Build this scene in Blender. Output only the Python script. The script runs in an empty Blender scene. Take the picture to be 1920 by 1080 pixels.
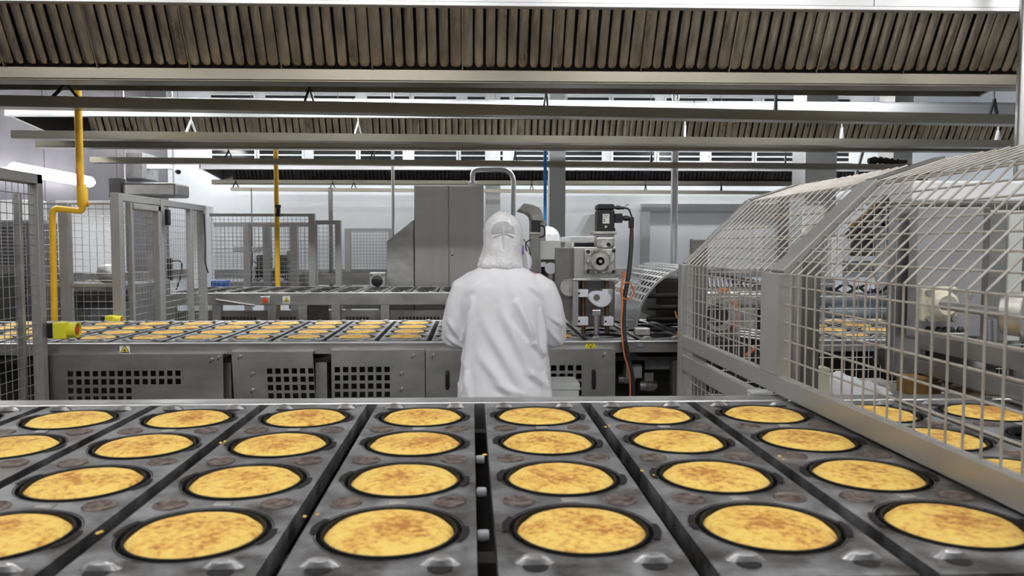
import bpy, math, random
from mathutils import Vector, Matrix, noise
R = math.radians
random.seed(7)
sc = bpy.context.scene
COL = sc.collection

# ------------------------------------------------------------------ camera geometry (a 27.6 mm lens at standing eye height)
FPX, CXP, YAW, CZ = 1470.0, 935.0, R(2.0), 1.55
PIT = math.atan(81 / FPX)
def ray(px, py):
    x = (px - CXP) / FPX; u = (540 - py) / FPX
    f = math.cos(PIT) + u * math.sin(PIT); z = -math.sin(PIT) + u * math.cos(PIT)
    return Vector((x * math.cos(YAW) + f * math.sin(YAW), -x * math.sin(YAW) + f * math.cos(YAW), z))
def P(px, py, Y):            # where a sight line meets the vertical plane at depth Y
    r = ray(px, py); t = Y / r.y
    return Vector((r.x * t, Y, CZ + r.z * t))
def PX(px, py, X):
    r = ray(px, py); t = X / r.x
    return Vector((X, r.y * t, CZ + r.z * t))

# ------------------------------------------------------------------ materials
def mat(name, col, metal=0.0, rough=0.5, var=0.0, scale=8.0, stretch=(1, 1, 1), bump=0.0, bscale=60.0, col2=None, spec=None,
        rvar=0.0, lo=0.35, hi=0.65, trans=0.0, alpha=1.0, coords='Object', sheen=0.0, emit=None, rand=False):
    m = bpy.data.materials.new(name); m.use_nodes = True
    nt = m.node_tree; b = nt.nodes['Principled BSDF']; L = nt.links.new
    b.inputs['Metallic'].default_value = metal; b.inputs['Roughness'].default_value = rough
    b.inputs['Base Color'].default_value = (*col, 1)
    if spec is not None: b.inputs['Specular IOR Level'].default_value = spec
    if trans: b.inputs['Transmission Weight'].default_value = trans
    if alpha < 1: b.inputs['Alpha'].default_value = alpha
    if sheen: b.inputs['Sheen Weight'].default_value = sheen
    if emit:
        b.inputs['Emission Color'].default_value = (*emit[0], 1); b.inputs['Emission Strength'].default_value = emit[1]
    if var or col2 or bump or rvar:
        tc = nt.nodes.new('ShaderNodeTexCoord'); mp = nt.nodes.new('ShaderNodeMapping')
        mp.inputs['Scale'].default_value = stretch; L(tc.outputs[coords], mp.inputs['Vector'])
        if rand:
            oi = nt.nodes.new('ShaderNodeObjectInfo'); vm = nt.nodes.new('ShaderNodeVectorMath'); vm.operation = 'MULTIPLY_ADD'
            cb = nt.nodes.new('ShaderNodeCombineXYZ')
            for i in range(3): L(oi.outputs['Random'], cb.inputs[i])
            L(cb.outputs[0], vm.inputs[0]); vm.inputs[1].default_value = (37, 53, 71); L(mp.outputs[0], vm.inputs[2]); vec = vm.outputs[0]
        else: vec = mp.outputs[0]
        n = nt.nodes.new('ShaderNodeTexNoise'); n.inputs['Scale'].default_value = scale; n.inputs['Detail'].default_value = 6
        n.inputs['Roughness'].default_value = 0.6; L(vec, n.inputs['Vector'])
        cr = nt.nodes.new('ShaderNodeValToRGB'); cr.color_ramp.elements[0].position = lo; cr.color_ramp.elements[1].position = hi
        c2 = col2 or tuple(max(0, c * (1 - var)) for c in col)
        cr.color_ramp.elements[0].color = (*c2, 1); cr.color_ramp.elements[1].color = (*col, 1)
        L(n.outputs['Fac'], cr.inputs[0]); L(cr.outputs[0], b.inputs['Base Color'])
        if rvar:
            mr = nt.nodes.new('ShaderNodeMapRange'); mr.inputs['To Min'].default_value = max(0.05, rough - rvar); mr.inputs['To Max'].default_value = rough + rvar
            mr.inputs['From Min'].default_value = .3; mr.inputs['From Max'].default_value = .7
            L(n.outputs['Fac'], mr.inputs[0]); L(mr.outputs[0], b.inputs['Roughness'])
        if bump:
            n2 = nt.nodes.new('ShaderNodeTexNoise'); n2.inputs['Scale'].default_value = bscale; n2.inputs['Detail'].default_value = 4; L(vec, n2.inputs['Vector'])
            bp = nt.nodes.new('ShaderNodeBump'); bp.inputs['Strength'].default_value = bump; bp.inputs['Distance'].default_value = 0.01
            L(n2.outputs['Fac'], bp.inputs['Height']); L(bp.outputs[0], b.inputs['Normal'])
    return m
M = {}
M['steel'] = mat('stainless_steel', (.56, .55, .525), 1, .38, .28, 4, (1, 1, 2), .02, 160, rvar=.03)
M['steel_b'] = mat('bright_steel', (.62, .62, .62), 1, .34, .06, 2, rvar=.015)
M['frame'] = mat('satin_frame_steel', (.47, .465, .45), .55, .38, .1, 4)
M['fascia'] = mat('satin_fascia', (.66, .66, .67), 1, .40, .04, 1)
M['gutter'] = mat('brownish_gutter_steel', (.27, .25, .205), 1, .34, .25, 1.3, (.7, 1, 1), rvar=.04)
M['steel_d'] = mat('dull_steel', (.33, .32, .305), 1, .40, .3, 5, rvar=.03, bump=.02)
M['filter'] = mat('greasy_filter_steel', (.82, .74, .60), 1, .38, .5, 14, (1, .35, .35), .25, 45, col2=(.46, .40, .31), rvar=.14)
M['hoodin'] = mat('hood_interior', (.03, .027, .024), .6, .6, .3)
M['beam'] = mat('brushed_channel', (.44, .41, .34), 1, .32, .2, 1.2, (.6, 2, 2), rvar=.03)
M['wire'] = mat('mesh_wire', (.56, .545, .52), .5, .52, .3, 20, col2=(.44, .39, .35), lo=.3, hi=.55)
M['wire_d'] = mat('mesh_wire_dark', (.48, .48, .47), .85, .45, .3, 20)
M['tray'] = mat('seasoned_tray', (.44, .45, .47), .85, .40, .5, 11, (1, 1, 1), .15, 60, col2=(.13, .12, .115), rvar=.12, rand=True, lo=.36, hi=.62)
M['ring'] = mat('black_mould', (.014, .013, .013), 0, .6, .4, 30, bump=.1, spec=.3)
M['rust'] = mat('rusty_recess', (.27, .215, .19), .5, .5, .6, 70, col2=(.05, .032, .028), bump=.4, bscale=120, rand=True)
M['stud'] = mat('worn_stud', (.50, .50, .51), .9, .42, .4, 30)
M['bed'] = mat('conveyor_bed', (.035, .03, .028), .5, .6, .5, 12)
M['nylon'] = mat('white_nylon', (.72, .74, .8), 0, .45)
M['coat'] = mat('white_coat', (.86, .86, .90), 0, .85, .04, 6, bump=.12, bscale=25, sheen=.2)
M['net'] = mat('white_hood_cloth', (.88, .88, .90), 0, .9, .10, 26, (1, 1, 1), .5, 120)
M['hair'] = mat('grey_hair_under_net', (.60, .61, .63), 0, .9, .3, 60, bump=.4, bscale=140)
M['skin'] = mat('skin', (.62, .42, .33), 0, .55, .1, 20)
M['purple'] = mat('purple_plastic', (.33, .16, .60), 0, .45)
M['glove'] = mat('pale_glove', (.80, .82, .86), 0, .5)
M['trouser'] = mat('white_trouser', (.8, .8, .83), 0, .85, .06, 9, bump=.15)
M['yellow'] = mat('yellow_paint', (.95, .56, .03), 0, .38, .15, 10, rvar=.1)
M['orangev'] = mat('orange_valve', (.78, .28, .03), 0, .45, .35, 30)
M['ysafe'] = mat('safety_yellow', (.82, .76, .04), 0, .4)
M['red'] = mat('red_button', (.62, .06, .02), 0, .35)
M['black'] = mat('black_plastic', (.015, .015, .017), 0, .35)
M['rubber'] = mat('black_cable', (.02, .02, .02), 0, .5)
M['orange'] = mat('orange_cable', (.60, .18, .065), 0, .5)
M['blue'] = mat('blue_pipe', (.03, .28, .75), 0, .4)
M['bluep'] = mat('blue_plastic', (.03, .10, .38), 0, .45)
M['green'] = mat('green_hose', (.03, .55, .18), 0, .4)
M['wall'] = mat('white_wall_panel', (.80, .84, .88), 0, .35, .06, 1.5)
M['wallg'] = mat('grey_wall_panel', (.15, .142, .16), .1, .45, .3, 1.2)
M['floor'] = mat('grey_floor', (.20, .19, .18), 0, .4, .25, 3)
M['ceil'] = mat('pale_ceiling', (.34, .34, .35), 0, .6)
M['white'] = mat('white_enamel', (.8, .81, .82), 0, .35, .05)
M['glassd'] = mat('dark_glass', (.015, .018, .02), 0, .1)
M['lamp'] = mat('lamp_tube', (1, 1, 1), 0, .5, emit=((1.0, .985, .96), 24))
M['lampf'] = mat('lamp_tube_bright', (1, 1, 1), 0, .5, emit=((.95, .98, 1.0), 36))
M['lampw'] = mat('lamp_tube_wall', (1, 1, 1), 0, .5, emit=((.97, .97, 1.0), 14))
M['cast'] = mat('cast_aluminium', (.62, .61, .58), .8, .42, .35, 25, bump=.15, rvar=.1)
M['brass'] = mat('brass', (.30, .21, .13), 1, .38, .4, 20)
M['cream'] = mat('cream_plastic', (.72, .69, .55), 0, .45, .25, 20)
M['brown'] = mat('brown_block', (.32, .17, .05), .1, .5, .3, 20)
M['signw'] = mat('label_white', (.8, .8, .74), 0, .5)
M['signk'] = mat('label_black', (.01, .01, .01), 0, .5)
M['signy'] = mat('label_yellow', (.80, .68, .05), 0, .5)
M['mach'] = mat('grey_machine_paint', (.33, .33, .33), .5, .45, .35, 8, bump=.05)
M['machd'] = mat('dark_machine', (.035, .032, .029), .2, .55, .5, 10)
M['roller'] = mat('blue_grey_roller', (.50, .58, .63), .6, .28)
M['box'] = mat('card_white', (.62, .64, .62), 0, .6)
M['clear'] = mat('clear_plastic', (.75, .8, .82), 0, .08, alpha=.22)
M['bag'] = mat('crumpled_film', (.75, .77, .8), 0, .3, bump=.6, bscale=30)
M['palegreen'] = mat('pale_green_paint', (.52, .55, .42), 0, .5, .15)

def cake_mat():
    m = bpy.data.materials.new('baked_cake_top'); m.use_nodes = True
    nt = m.node_tree; b = nt.nodes['Principled BSDF']; L = nt.links.new
    b.inputs['Roughness'].default_value = .62; b.inputs['Specular IOR Level'].default_value = .25
    tc = nt.nodes.new('ShaderNodeTexCoord'); oi = nt.nodes.new('ShaderNodeObjectInfo')
    cb = nt.nodes.new('ShaderNodeCombineXYZ')
    for i in range(3): L(oi.outputs['Random'], cb.inputs[i])
    vm = nt.nodes.new('ShaderNodeVectorMath'); vm.operation = 'MULTIPLY_ADD'; vm.inputs[1].default_value = (31, 47, 19)
    L(cb.outputs[0], vm.inputs[0]); L(tc.outputs['Object'], vm.inputs[2])
    def noi(s, d, r):
        n = nt.nodes.new('ShaderNodeTexNoise'); n.inputs['Scale'].default_value = s; n.inputs['Detail'].default_value = d; n.inputs['Roughness'].default_value = r
        L(vm.outputs[0], n.inputs['Vector']); return n.outputs['Fac']
    big, fine = noi(17, 3, .5), noi(75, 5, .65)
    ln = nt.nodes.new('ShaderNodeVectorMath'); ln.operation = 'LENGTH'; L(tc.outputs['Object'], ln.inputs[0])
    rr = nt.nodes.new('ShaderNodeMapRange'); rr.inputs['From Min'].default_value = .02; rr.inputs['From Max'].default_value = .095
    rr.inputs['To Min'].default_value = .075; rr.inputs['To Max'].default_value = -.045; L(ln.outputs['Value'], rr.inputs[0])
    def mth(op, a, c):
        k = nt.nodes.new('ShaderNodeMath'); k.operation = op
        for i, v in enumerate((a, c)):
            if isinstance(v, float): k.inputs[i].default_value = v
            else: L(v, k.inputs[i])
        return k.outputs[0]
    s = mth('ADD', mth('ADD', mth('MULTIPLY', big, .46), mth('MULTIPLY', fine, .76)), rr.outputs[0])
    cr = nt.nodes.new('ShaderNodeValToRGB'); e = cr.color_ramp.elements
    e[0].position = .54; e[0].color = (.84, .60, .155, 1); e[1].position = .77; e[1].color = (.46, .19, .045, 1)
    k = e.new(.64); k.color = (.76, .46, .11, 1)
    L(s, cr.inputs[0]); L(cr.outputs[0], b.inputs['Base Color'])
    bp = nt.nodes.new('ShaderNodeBump'); bp.inputs['Strength'].default_value = .35; bp.inputs['Distance'].default_value = .004
    L(fine, bp.inputs['Height']); L(bp.outputs[0], b.inputs['Normal'])
    return m
M['cake'] = cake_mat()

# ------------------------------------------------------------------ mesh helpers
class MB:
    def __init__(s): s.v = []; s.f = []
    def add(s, vs, fs):
        n = len(s.v); s.v += [Vector(a) for a in vs]; s.f += [tuple(i + n for i in q) for q in fs]; return s
    def box(s, c, d, rot=None):
        c = Vector(c); h = Vector(d) / 2
        vs = [Vector((x * h.x, y * h.y, z * h.z)) for x in (-1, 1) for y in (-1, 1) for z in (-1, 1)]
        if rot is not None: vs = [rot @ a for a in vs]
        return s.add([a + c for a in vs], [(0, 1, 3, 2), (4, 6, 7, 5), (0, 4, 5, 1), (2, 3, 7, 6), (0, 2, 6, 4), (1, 5, 7, 3)])
    def bb(s, x0, x1, y0, y1, z0, z1): return s.box(((x0 + x1) / 2, (y0 + y1) / 2, (z0 + z1) / 2), (abs(x1 - x0), abs(y1 - y0), abs(z1 - z0)))
    def bar(s, a, b, w, h, up=(0, 0, 1)):
        a, b = Vector(a), Vector(b); d = b - a; L = d.length; d.normalize()
        u = Vector(up); x = d.cross(u)
        if x.length < 1e-4: x = d.cross(Vector((0, 1, 0)))
        x.normalize(); z = x.cross(d)
        m = Matrix((x, d, z)).transposed()
        return s.box((a + b) / 2, (w, L, h), m)
    def tube(s, pts, r, n=8, cap=True):
        pts = [Vector(p) for p in pts]; N = len(pts); rs = r if isinstance(r, (list, tuple)) else [r] * N
        base = len(s.v); prev = None
        for i, p in enumerate(pts):
            t = (pts[min(i + 1, N - 1)] - pts[max(i - 1, 0)]).normalized()
            if prev is None:
                x = t.cross(Vector((0, 0, 1)))
                if x.length < .05: x = t.cross(Vector((0, 1, 0)))
            else: x = prev - t * prev.dot(t)
            x.normalize(); y = t.cross(x); prev = x
            for k in range(n):
                a = 2 * math.pi * k / n
                s.v.append(p + (x * math.cos(a) + y * math.sin(a)) * rs[i])
        for i in range(N - 1):
            for k in range(n):
                q = (k + 1) % n
                s.f.append((base + i * n + k, base + i * n + q, base + (i + 1) * n + q, base + (i + 1) * n + k))
        if cap:
            s.f.append(tuple(base + k for k in range(n))[::-1]); s.f.append(tuple(base + (N - 1) * n + k for k in range(n)))
        return s
    def lathe(s, c, prof, n=24, axis='Z'):   # prof: (r, h) list
        base = len(s.v); c = Vector(c)
        for r_, h in prof:
            for k in range(n):
                a = 2 * math.pi * k / n; x, y = r_ * math.cos(a), r_ * math.sin(a)
                s.v.append(c + Vector({'Z': (x, y, h), 'Y': (x, h, y), 'X': (h, x, y)}[axis]))
        for i in range(len(prof) - 1):
            for k in range(n):
                q = (k + 1) % n
                s.f.append((base + i * n + k, base + i * n + q, base + (i + 1) * n + q, base + (i + 1) * n + k))
        for i in (0, len(prof) - 1):
            if prof[i][0] > 1e-5: s.f.append(tuple(base + i * n + k for k in range(n)))
        return s
    def loft(s, rings):                       # rings of equal point counts, closed, capped
        base = len(s.v); n = len(rings[0])
        for r_ in rings: s.v += [Vector(p) for p in r_]
        for i in range(len(rings) - 1):
            for k in range(n):
                q = (k + 1) % n
                s.f.append((base + i * n + k, base + i * n + q, base + (i + 1) * n + q, base + (i + 1) * n + k))
        s.f.append(tuple(base + k for k in range(n))[::-1]); s.f.append(tuple(base + (len(rings) - 1) * n + k for k in range(n)))
        return s
    def prism(s, poly, d):                    # polygon (3D points) pushed along d
        n = len(poly); a = [Vector(p) for p in poly]; b = [p + Vector(d) for p in a]
        return s.add(a + b, [tuple(range(n))[::-1], tuple(range(n, 2 * n))] + [(i, (i + 1) % n, n + (i + 1) % n, n + i) for i in range(n)])
    def build(s, name, m, parent=None, smooth=False, bevel=0, solid=0, sub=0, base=None):
        me = bpy.data.meshes.new(name)
        if parent is not None: o0 = ORG[parent.name]
        elif base is not None: o0 = Vector(base)
        else:
            xs = [v.x for v in s.v]; ys = [v.y for v in s.v]; o0 = Vector(((min(xs) + max(xs)) / 2, (min(ys) + max(ys)) / 2, min(v.z for v in s.v)))
        me.from_pydata([v - o0 for v in s.v], [], s.f); me.materials.append(M[m] if isinstance(m, str) else m)
        import bmesh
        b = bmesh.new(); b.from_mesh(me); bmesh.ops.recalc_face_normals(b, faces=b.faces); b.to_mesh(me); b.free()
        if smooth:
            me.shade_smooth() if smooth == 2 else None
            if smooth != 2:
                for p in me.polygons: p.use_smooth = True
                try: me.set_sharp_from_angle(angle=R(40))
                except Exception: pass
        o = bpy.data.objects.new(name, me); COL.objects.link(o)
        if parent is not None: o.parent = parent
        else: o.location = o0
        ORG[o.name] = o0
        if solid:
            k = o.modifiers.new('s', 'SOLIDIFY'); k.thickness = solid; k.offset = 0
        if bevel:
            k = o.modifiers.new('b', 'BEVEL'); k.width = bevel; k.segments = 2; k.limit_method = 'ANGLE'
        if sub:
            k = o.modifiers.new('u', 'SUBSURF'); k.levels = sub; k.render_levels = sub
        return o
ORG = {}
def tag(o, label, cat, group=None, kind=None):
    o['label'] = label; o['category'] = cat
    if group: o['group'] = group
    if kind: o['kind'] = kind
    return o
def empty(name, loc, label, cat, group=None):
    o = bpy.data.objects.new(name, None); COL.objects.link(o); o.location = loc; o.empty_display_size = .1
    ORG[o.name] = Vector(loc); return tag(o, label, cat, group)
def struct(o): o['kind'] = 'structure'; return o
def dup(root, loc, label=None, group=None, rotz=None):
    def rec(o, par):
        c = o.copy(); COL.objects.link(c)
        if par is not None: c.parent = par
        for ch in o.children: rec(ch, c)
        return c
    r_ = rec(root, None); r_.location = loc
    if rotz is not None: r_.rotation_euler.z = rotz
    if label: r_['label'] = label
    if group: r_['group'] = group
    ORG[r_.name] = Vector(loc)
    return r_
def arc(c, r_, a0, a1, n, ax='XZ'):
    out = []
    for i in range(n + 1):
        a = R(a0 + (a1 - a0) * i / n); u, w = r_ * math.cos(a), r_ * math.sin(a)
        out.append(Vector(c) + Vector((u, 0, w) if ax == 'XZ' else (u, w, 0) if ax == 'XY' else (0, u, w)))
    return out
def round_path(pts, r_, n=6):
    pts = [Vector(p) for p in pts]; out = [pts[0]]
    for i in range(1, len(pts) - 1):
        a = (pts[i - 1] - pts[i]); b = (pts[i + 1] - pts[i]); q = min(r_, a.length * .45, b.length * .45)
        p0 = pts[i] + a.normalized() * q; p1 = pts[i] + b.normalized() * q
        for k in range(n + 1):
            t = k / n; out.append(p0 * (1 - t) ** 2 + pts[i] * 2 * t * (1 - t) + p1 * t * t)
    return out + [pts[-1]]
def grid_wires(o, u, v, lu, lv, pitch, r_, n=5, off=None):   # rectangular weld mesh: origin o, unit directions u, v
    mb = MB(); o, u, v = Vector(o), Vector(u).normalized(), Vector(v).normalized(); nrm = u.cross(v) * r_
    k = 0
    while k * pitch <= lu + 1e-6: mb.tube([o + u * k * pitch, o + u * k * pitch + v * lv], r_, n, False); k += 1
    k = 0
    while k * pitch <= lv + 1e-6: mb.tube([o + v * k * pitch + nrm * 1.5, o + v * k * pitch + u * lu + nrm * 1.5], r_, n, False); k += 1
    return mb

# ------------------------------------------------------------------ room shell
XL, XR, YB, YF, ZC = -5.3, 9.0, -4.0, 14.0, 4.5
struct(MB().bb(XL, XR, YB, YF, -.1, 0).build('floor', 'floor'))
struct(MB().bb(XL, XR, YB, YF, ZC, ZC + .1).build('ceiling', 'ceil'))
wb = MB().bb(XL, XR, YF, YF + .1, 0, ZC)
k = XL
while k < XR:
    wb.bb(k, k + .012, YF - .006, YF, 0, ZC); k += 1.15
struct(wb.build('wall_back', 'wall'))
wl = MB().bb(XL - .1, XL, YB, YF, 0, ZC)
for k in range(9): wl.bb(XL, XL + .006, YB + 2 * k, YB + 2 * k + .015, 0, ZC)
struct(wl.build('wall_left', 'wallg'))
struct(MB().bb(XR, XR + .1, YB, YF, 0, ZC).build('wall_right', 'wall'))
struct(MB().bb(XL, XR, YB - .1, YB, 0, ZC).build('wall_front', 'wall'))
struct(MB().bb(XL, XR, YF - .05, YF, 1.0, 1.12).build('trim_1', 'steel'))
wn = 1
for zc, h in ((3.12, .16), (4.09, .12)):
    x = -4.55
    while x < 6.6:
        w = .80
        fr = MB()
        fr.bb(x, x + w, YF - .06, YF, zc - h / 2 - .02, zc - h / 2); fr.bb(x, x + w, YF - .06, YF, zc + h / 2, zc + h / 2 + .02)
        fr.bb(x, x + .03, YF - .06, YF, zc - h / 2, zc + h / 2); fr.bb(x + w - .03, x + w, YF - .06, YF, zc - h / 2, zc + h / 2)
        fr.bb(x, x + w, YF - .05, YF, zc - .012, zc + .012)
        f = struct(fr.build('window_%d' % wn, 'white')); 
        g = MB().bb(x + .03, x + w - .03, YF - .03, YF - .01, zc - h / 2, zc + h / 2).build('window_glass', 'glassd', f)
        x += w + (.02 if wn % 2 else .14); wn += 1
# steel door surround on the back wall
A_, B_ = P(1203, 382, 13.9), P(1430, 395, 13.9)
dt = MB(); zt = A_.z
dt.bb(A_.x, A_.x + .15, 13.88, 14, 0, zt); dt.bb(A_.x + .15, A_.x + 2.45, 13.885, 14, zt - .13, zt - .001); dt.bb(A_.x + 2.45, A_.x + 2.6, 13.88, 14, 0, zt)
struct(dt.build('trim_2', 'steel_b'))

# ------------------------------------------------------------------ lamps
lamp0 = None
def lamp(x, y, z, L, along, label, w=.22, m='lamp'):
    t = empty('fluorescent_light', (x, y, z), label, 'ceiling light', 'fluorescent lights of the hall')
    d = (L, w) if along == 'X' else (w, L)
    MB().bb(x - d[0] / 2, x + d[0] / 2, y - d[1] / 2, y + d[1] / 2, z + .05, z + .10).build('housing', 'white', t)
    MB().bb(x - d[0] / 2 + .02, x + d[0] / 2 - .02, y - d[1] / 2 + .02, y + d[1] / 2 - .02, z, z + .05).build('diffuser', m, t)
    for s in (-1, 1):
        q = (x + s * L * .35, y) if along == 'X' else (x, y + s * L * .35)
        MB().tube([(q[0], q[1], z + .1), (q[0], q[1], ZC)], .006, 6).build('hanger', 'steel', t)
    return t
for y in (-.9, 1.9):
    for x in (-3.4, -.9, 1.6, 4.1): lamp(x, y, 3.4, 1.7, 'X', 'white fluorescent ceiling light hanging over the aisle before the first hood')
for y, xs, lm in ((5.95, (-3.6, -1.2, 1.2, 3.6), 'lampf'), (10.6, (-3.4, -.8, 1.8, 4.4, 7), 'lampf'), (13.15, (-4.2, -1.6, 1.0, 3.6, 6.2), 'lamp')):
    for x in xs: lamp(x, y, 3.3 if y < 6 else 3.75, 1.7, 'X', m=lm, label= 'white fluorescent ceiling light hanging high between the extraction hoods')
lamp(-4.72, 7.1, 3.0, 1.6, 'Y', 'added fluorescent fill light beside the side wall, out of view, brightening the white cabinets', m='lamp')  # added out of view to brighten the white cabinets behind the fence
lamp(-4.75, 12.2, 3.4, 1.4, 'Y', 'white fluorescent light high in the far corner by the side wall', m='lamp')
# the glowing batten by the left wall
t = empty('batten_light', (-5.12, 9.6, 2.3), 'glowing white batten light along the grey side wall above the mesh fence', 'light')
a, b = PX(26, 316, -5.1), PX(168, 341, -5.1)
MB().tube([a + Vector((0, -.02, 0)), a, b, b + Vector((0, .1, 0))], [.05, .07, .07, .03], 16).build('diffuser', 'lampw', t, smooth=True)
MB().bb(-5.3, -5.13, a.y + .1, b.y - .1, (a.z + b.z) / 2 - .03, (a.z + b.z) / 2 + .03).build('housing', 'white', t)

# ------------------------------------------------------------------ extraction hoods
def filter_mesh(x0, w, Yg, z0, L, npitch):
    mb = MB(); d = Vector((0, -.5, .866)); nrm = Vector((0, -.866, -.5)); o = Vector((0, Yg, z0))
    mb.prism([o + Vector((x0, 0, 0)) - nrm * .012, o + Vector((x0 + w, 0, 0)) - nrm * .012, o + Vector((x0 + w, 0, 0)) - nrm * .006, o + Vector((x0, 0, 0)) - nrm * .006], d * L)
    return mb
def ribs(x0, w, Yg, z0, L, n):
    mb = MB(); d = Vector((0, -.5, .866)); nrm = Vector((0, -.866, -.5)); o = Vector((0, Yg, z0)); p = w / n
    for i in range(n):
        xc = x0 + (i + .5) * p + random.uniform(-.003, .003); hw = p * .42 * random.uniform(.93, 1.05); wide = (i == 0 or i == n - 1)
        if wide: hw *= 1.2
        prof = [(-hw, 0), (-hw * .92, .014), (-hw * .45, .023), (hw * .45, .023), (hw * .92, .014), (hw, 0)]
        rings = []
        for tt, k in ((.012, .25), (.02, .75), (.04, 1), (L - .02, 1), (L, .6)):
            rings.append([o + d * tt + Vector((xc + a * (k if tt < .04 else 1), 0, 0)) + nrm * (h * k) for a, h in prof])
        mb.loft(rings)
    mb.bb(x0, x0 + .006, Yg - .005, Yg + .004, z0, z0 + .02)
    mb.prism([o + Vector((x0, 0, 0)), o + Vector((x0 + .007, 0, 0)), o + Vector((x0 + .007, 0, 0)) + nrm * .02, o + Vector((x0, 0, 0)) + nrm * .02], d * L)
    return mb
def hood(xl, xr, Yg, zb, zl, dark, label, fx0, fstep=.5, front=.5, back=.62, nf=99, h=.24, rz=-.1):
    yf, yb = Yg - front, Yg + back; zt = zl + h
    t = empty('extraction_hood', ((xl + xr) / 2, Yg, zb), label, 'extraction hood', 'stainless extraction hoods')
    fs = MB()
    x = xl; s0 = 1.98
    xs = [xl] + [v for v in (-1.06, 2.03) if xl < v < xr] + [xr]
    for i in range(len(xs) - 1):
        fs.bb(xs[i] + .001, xs[i + 1] - .001, yf, yf + .02, zl, zt)
    fs.bb(xl, xr, yf - .008, yf + .035, zl - .018, zl + .004)
    fs.build('fascia', 'fascia', t, bevel=.003)
    MB().bb(xl, xr, yb - .02, yb, zl + rz, zt).build('rear_panel', 'steel_d', t)
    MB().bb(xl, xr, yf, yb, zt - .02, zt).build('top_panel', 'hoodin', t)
    for x in (xl, xr - .02):
        MB().prism([(x, yf, zl), (x, yb, zl + rz), (x, yb, zt), (x, yf, zt)], (.02, 0, 0)).build('end_panel', 'steel_b', t)
    g = MB(); g.bb(xl + .02, xr - .02, Yg - .01, Yg, zb - .068, zb - .005); g.bb(xl + .02, xr - .02, Yg - .01, Yg + .12, zb - .078, zb - .068); g.bb(xl + .02, xr - .02, Yg + .11, Yg + .12, zb - .078, zb - .005)
    g.build('grease_gutter', 'gutter', t, bevel=.003)
    L = (zt - .02 - zb) / .866
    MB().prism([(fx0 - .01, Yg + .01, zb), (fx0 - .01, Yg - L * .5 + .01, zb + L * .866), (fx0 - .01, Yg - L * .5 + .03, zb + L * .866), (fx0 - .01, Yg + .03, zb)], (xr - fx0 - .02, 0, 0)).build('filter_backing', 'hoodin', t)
    MB().prism([(fx0 - .01, Yg + .15, zb), (fx0 - .01, Yg + .15 + L * .5, zb + L * .866), (fx0 - .01, Yg + .13 + L * .5, zb + L * .866), (fx0 - .01, Yg + .13, zb)], (xr - fx0 - .02, 0, 0)).build('rear_filter_bank', 'filter', t)
    x = fx0; i = 0
    while x + fstep <= xr - .01 and i < nf:
        ribs(x, fstep - .004, Yg, zb, L, 8 if fstep > .4 else 7).build('baffle_filter', dark, t, smooth=True); x += fstep; i += 1
    return t
M['filter3'] = mat('shaded_filter_steel', (.16, .15, .15), 1, .5, .4, 9, bump=.1)  # filter steel with the far hood's weak light put into its colour
hood(-3.6, 3.47, 4.45, 2.53, 2.745, 'filter', 'large near stainless extraction hood with long row of baffle filters, closest to the trays', -3.55, .5, .5, .85, rz=-.185)
hood(-4.12, 6.2, 7.6, 2.545, 2.705, 'filter', 'middle stainless extraction hood hanging beyond the nearest one, white rimmed open end', -3.55, .5, .45, .62, h=.155)
hood(-4.08, 7.4, 12.5, 2.575, 2.70, 'filter3', 'far extraction hood with shade-toned filters close to the white back wall', -3.72, .5, .5, .6, h=.09)

# ------------------------------------------------------------------ hanging channels with brackets
def channel(p0, p1, h, dep, label, hang, hm='black', ztop=.12, drop=None):
    p0, p1 = Vector(p0), Vector(p1); c = (p0 + p1) / 2
    t = empty('hanging_channel', (c.x, c.y, min(p0.z, p1.z) - h), label, 'hanging rail', 'steel channels hung below the hoods')
    d = (p1 - p0).normalized(); up = Vector((0, 0, 1))
    mb = MB()
    mb.bar(p0 - up * h / 2, p1 - up * h / 2, .004, h)
    mb.bar(p0 - up * h + Vector((0, dep / 2, 0)), p1 - up * h + Vector((0, dep / 2, 0)), dep, .004)
    mb.bar(p0 - up * h / 2 + Vector((0, dep, 0)), p1 - up * h / 2 + Vector((0, dep, 0)), .004, h)
    mb.build('channel', 'beam', t)
    for px_x, spread, hh in hang:
        f = (px_x - p0.x) / (p1.x - p0.x); q = p0.lerp(p1, f)
        b = MB(); top = q + Vector((0, dep / 2, hh))
        b.bar(q + Vector((-spread, 0, -.005)), top, .012, .022, (0, 1, 0)); b.bar(q + Vector((spread, dep, -.005)), top, .012, .022, (0, 1, 0))
        b.tube([top, top + Vector((0, 0, .06))], .005, 6)
        b.build('hanger_bracket', hm, t)
    return t
ca0, ca1 = P(-160, 175, 4.98), P(1935, 215, 5.65)
channel(ca0, ca1, .068, .12, 'broad steel channel on black V hangers just behind the nearest hood', [(P(110, 178, 5.02).x, .055, .09), (P(575, 190, 5.15).x, .02, .10), (P(1026, 196, 5.3).x, .02, .11), (P(1458, 204, 5.5).x, .03, .11), (P(1878, 213, 5.6).x, .07, .12)])
cb0, cb1 = P(20, 244, 6.45), P(1925, 263, 6.9)
channel(cb0, cb1, .062, .12, 'steel channel with pale hangers crossing in front of the middle hood', [(P(352, 246, 6.5).x, .02, .1), (P(670, 248, 6.6).x, .02, .1), (P(1287, 255, 6.75).x, .02, .1), (P(1585, 258, 6.8).x, .04, .1), (P(1880, 262, 6.88).x, .06, .09)], 'white')
cc0, cc1 = P(168, 294, 8.55), P(1716, 308, 8.76)
channel(cc0, cc1, .058, .12, 'thin steel channel between the middle and the far hood, ending over the right guard', [(P(x, 300, 8.6).x, .025, .09) for x in (427, 698, 967, 1227, 1485)])
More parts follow.
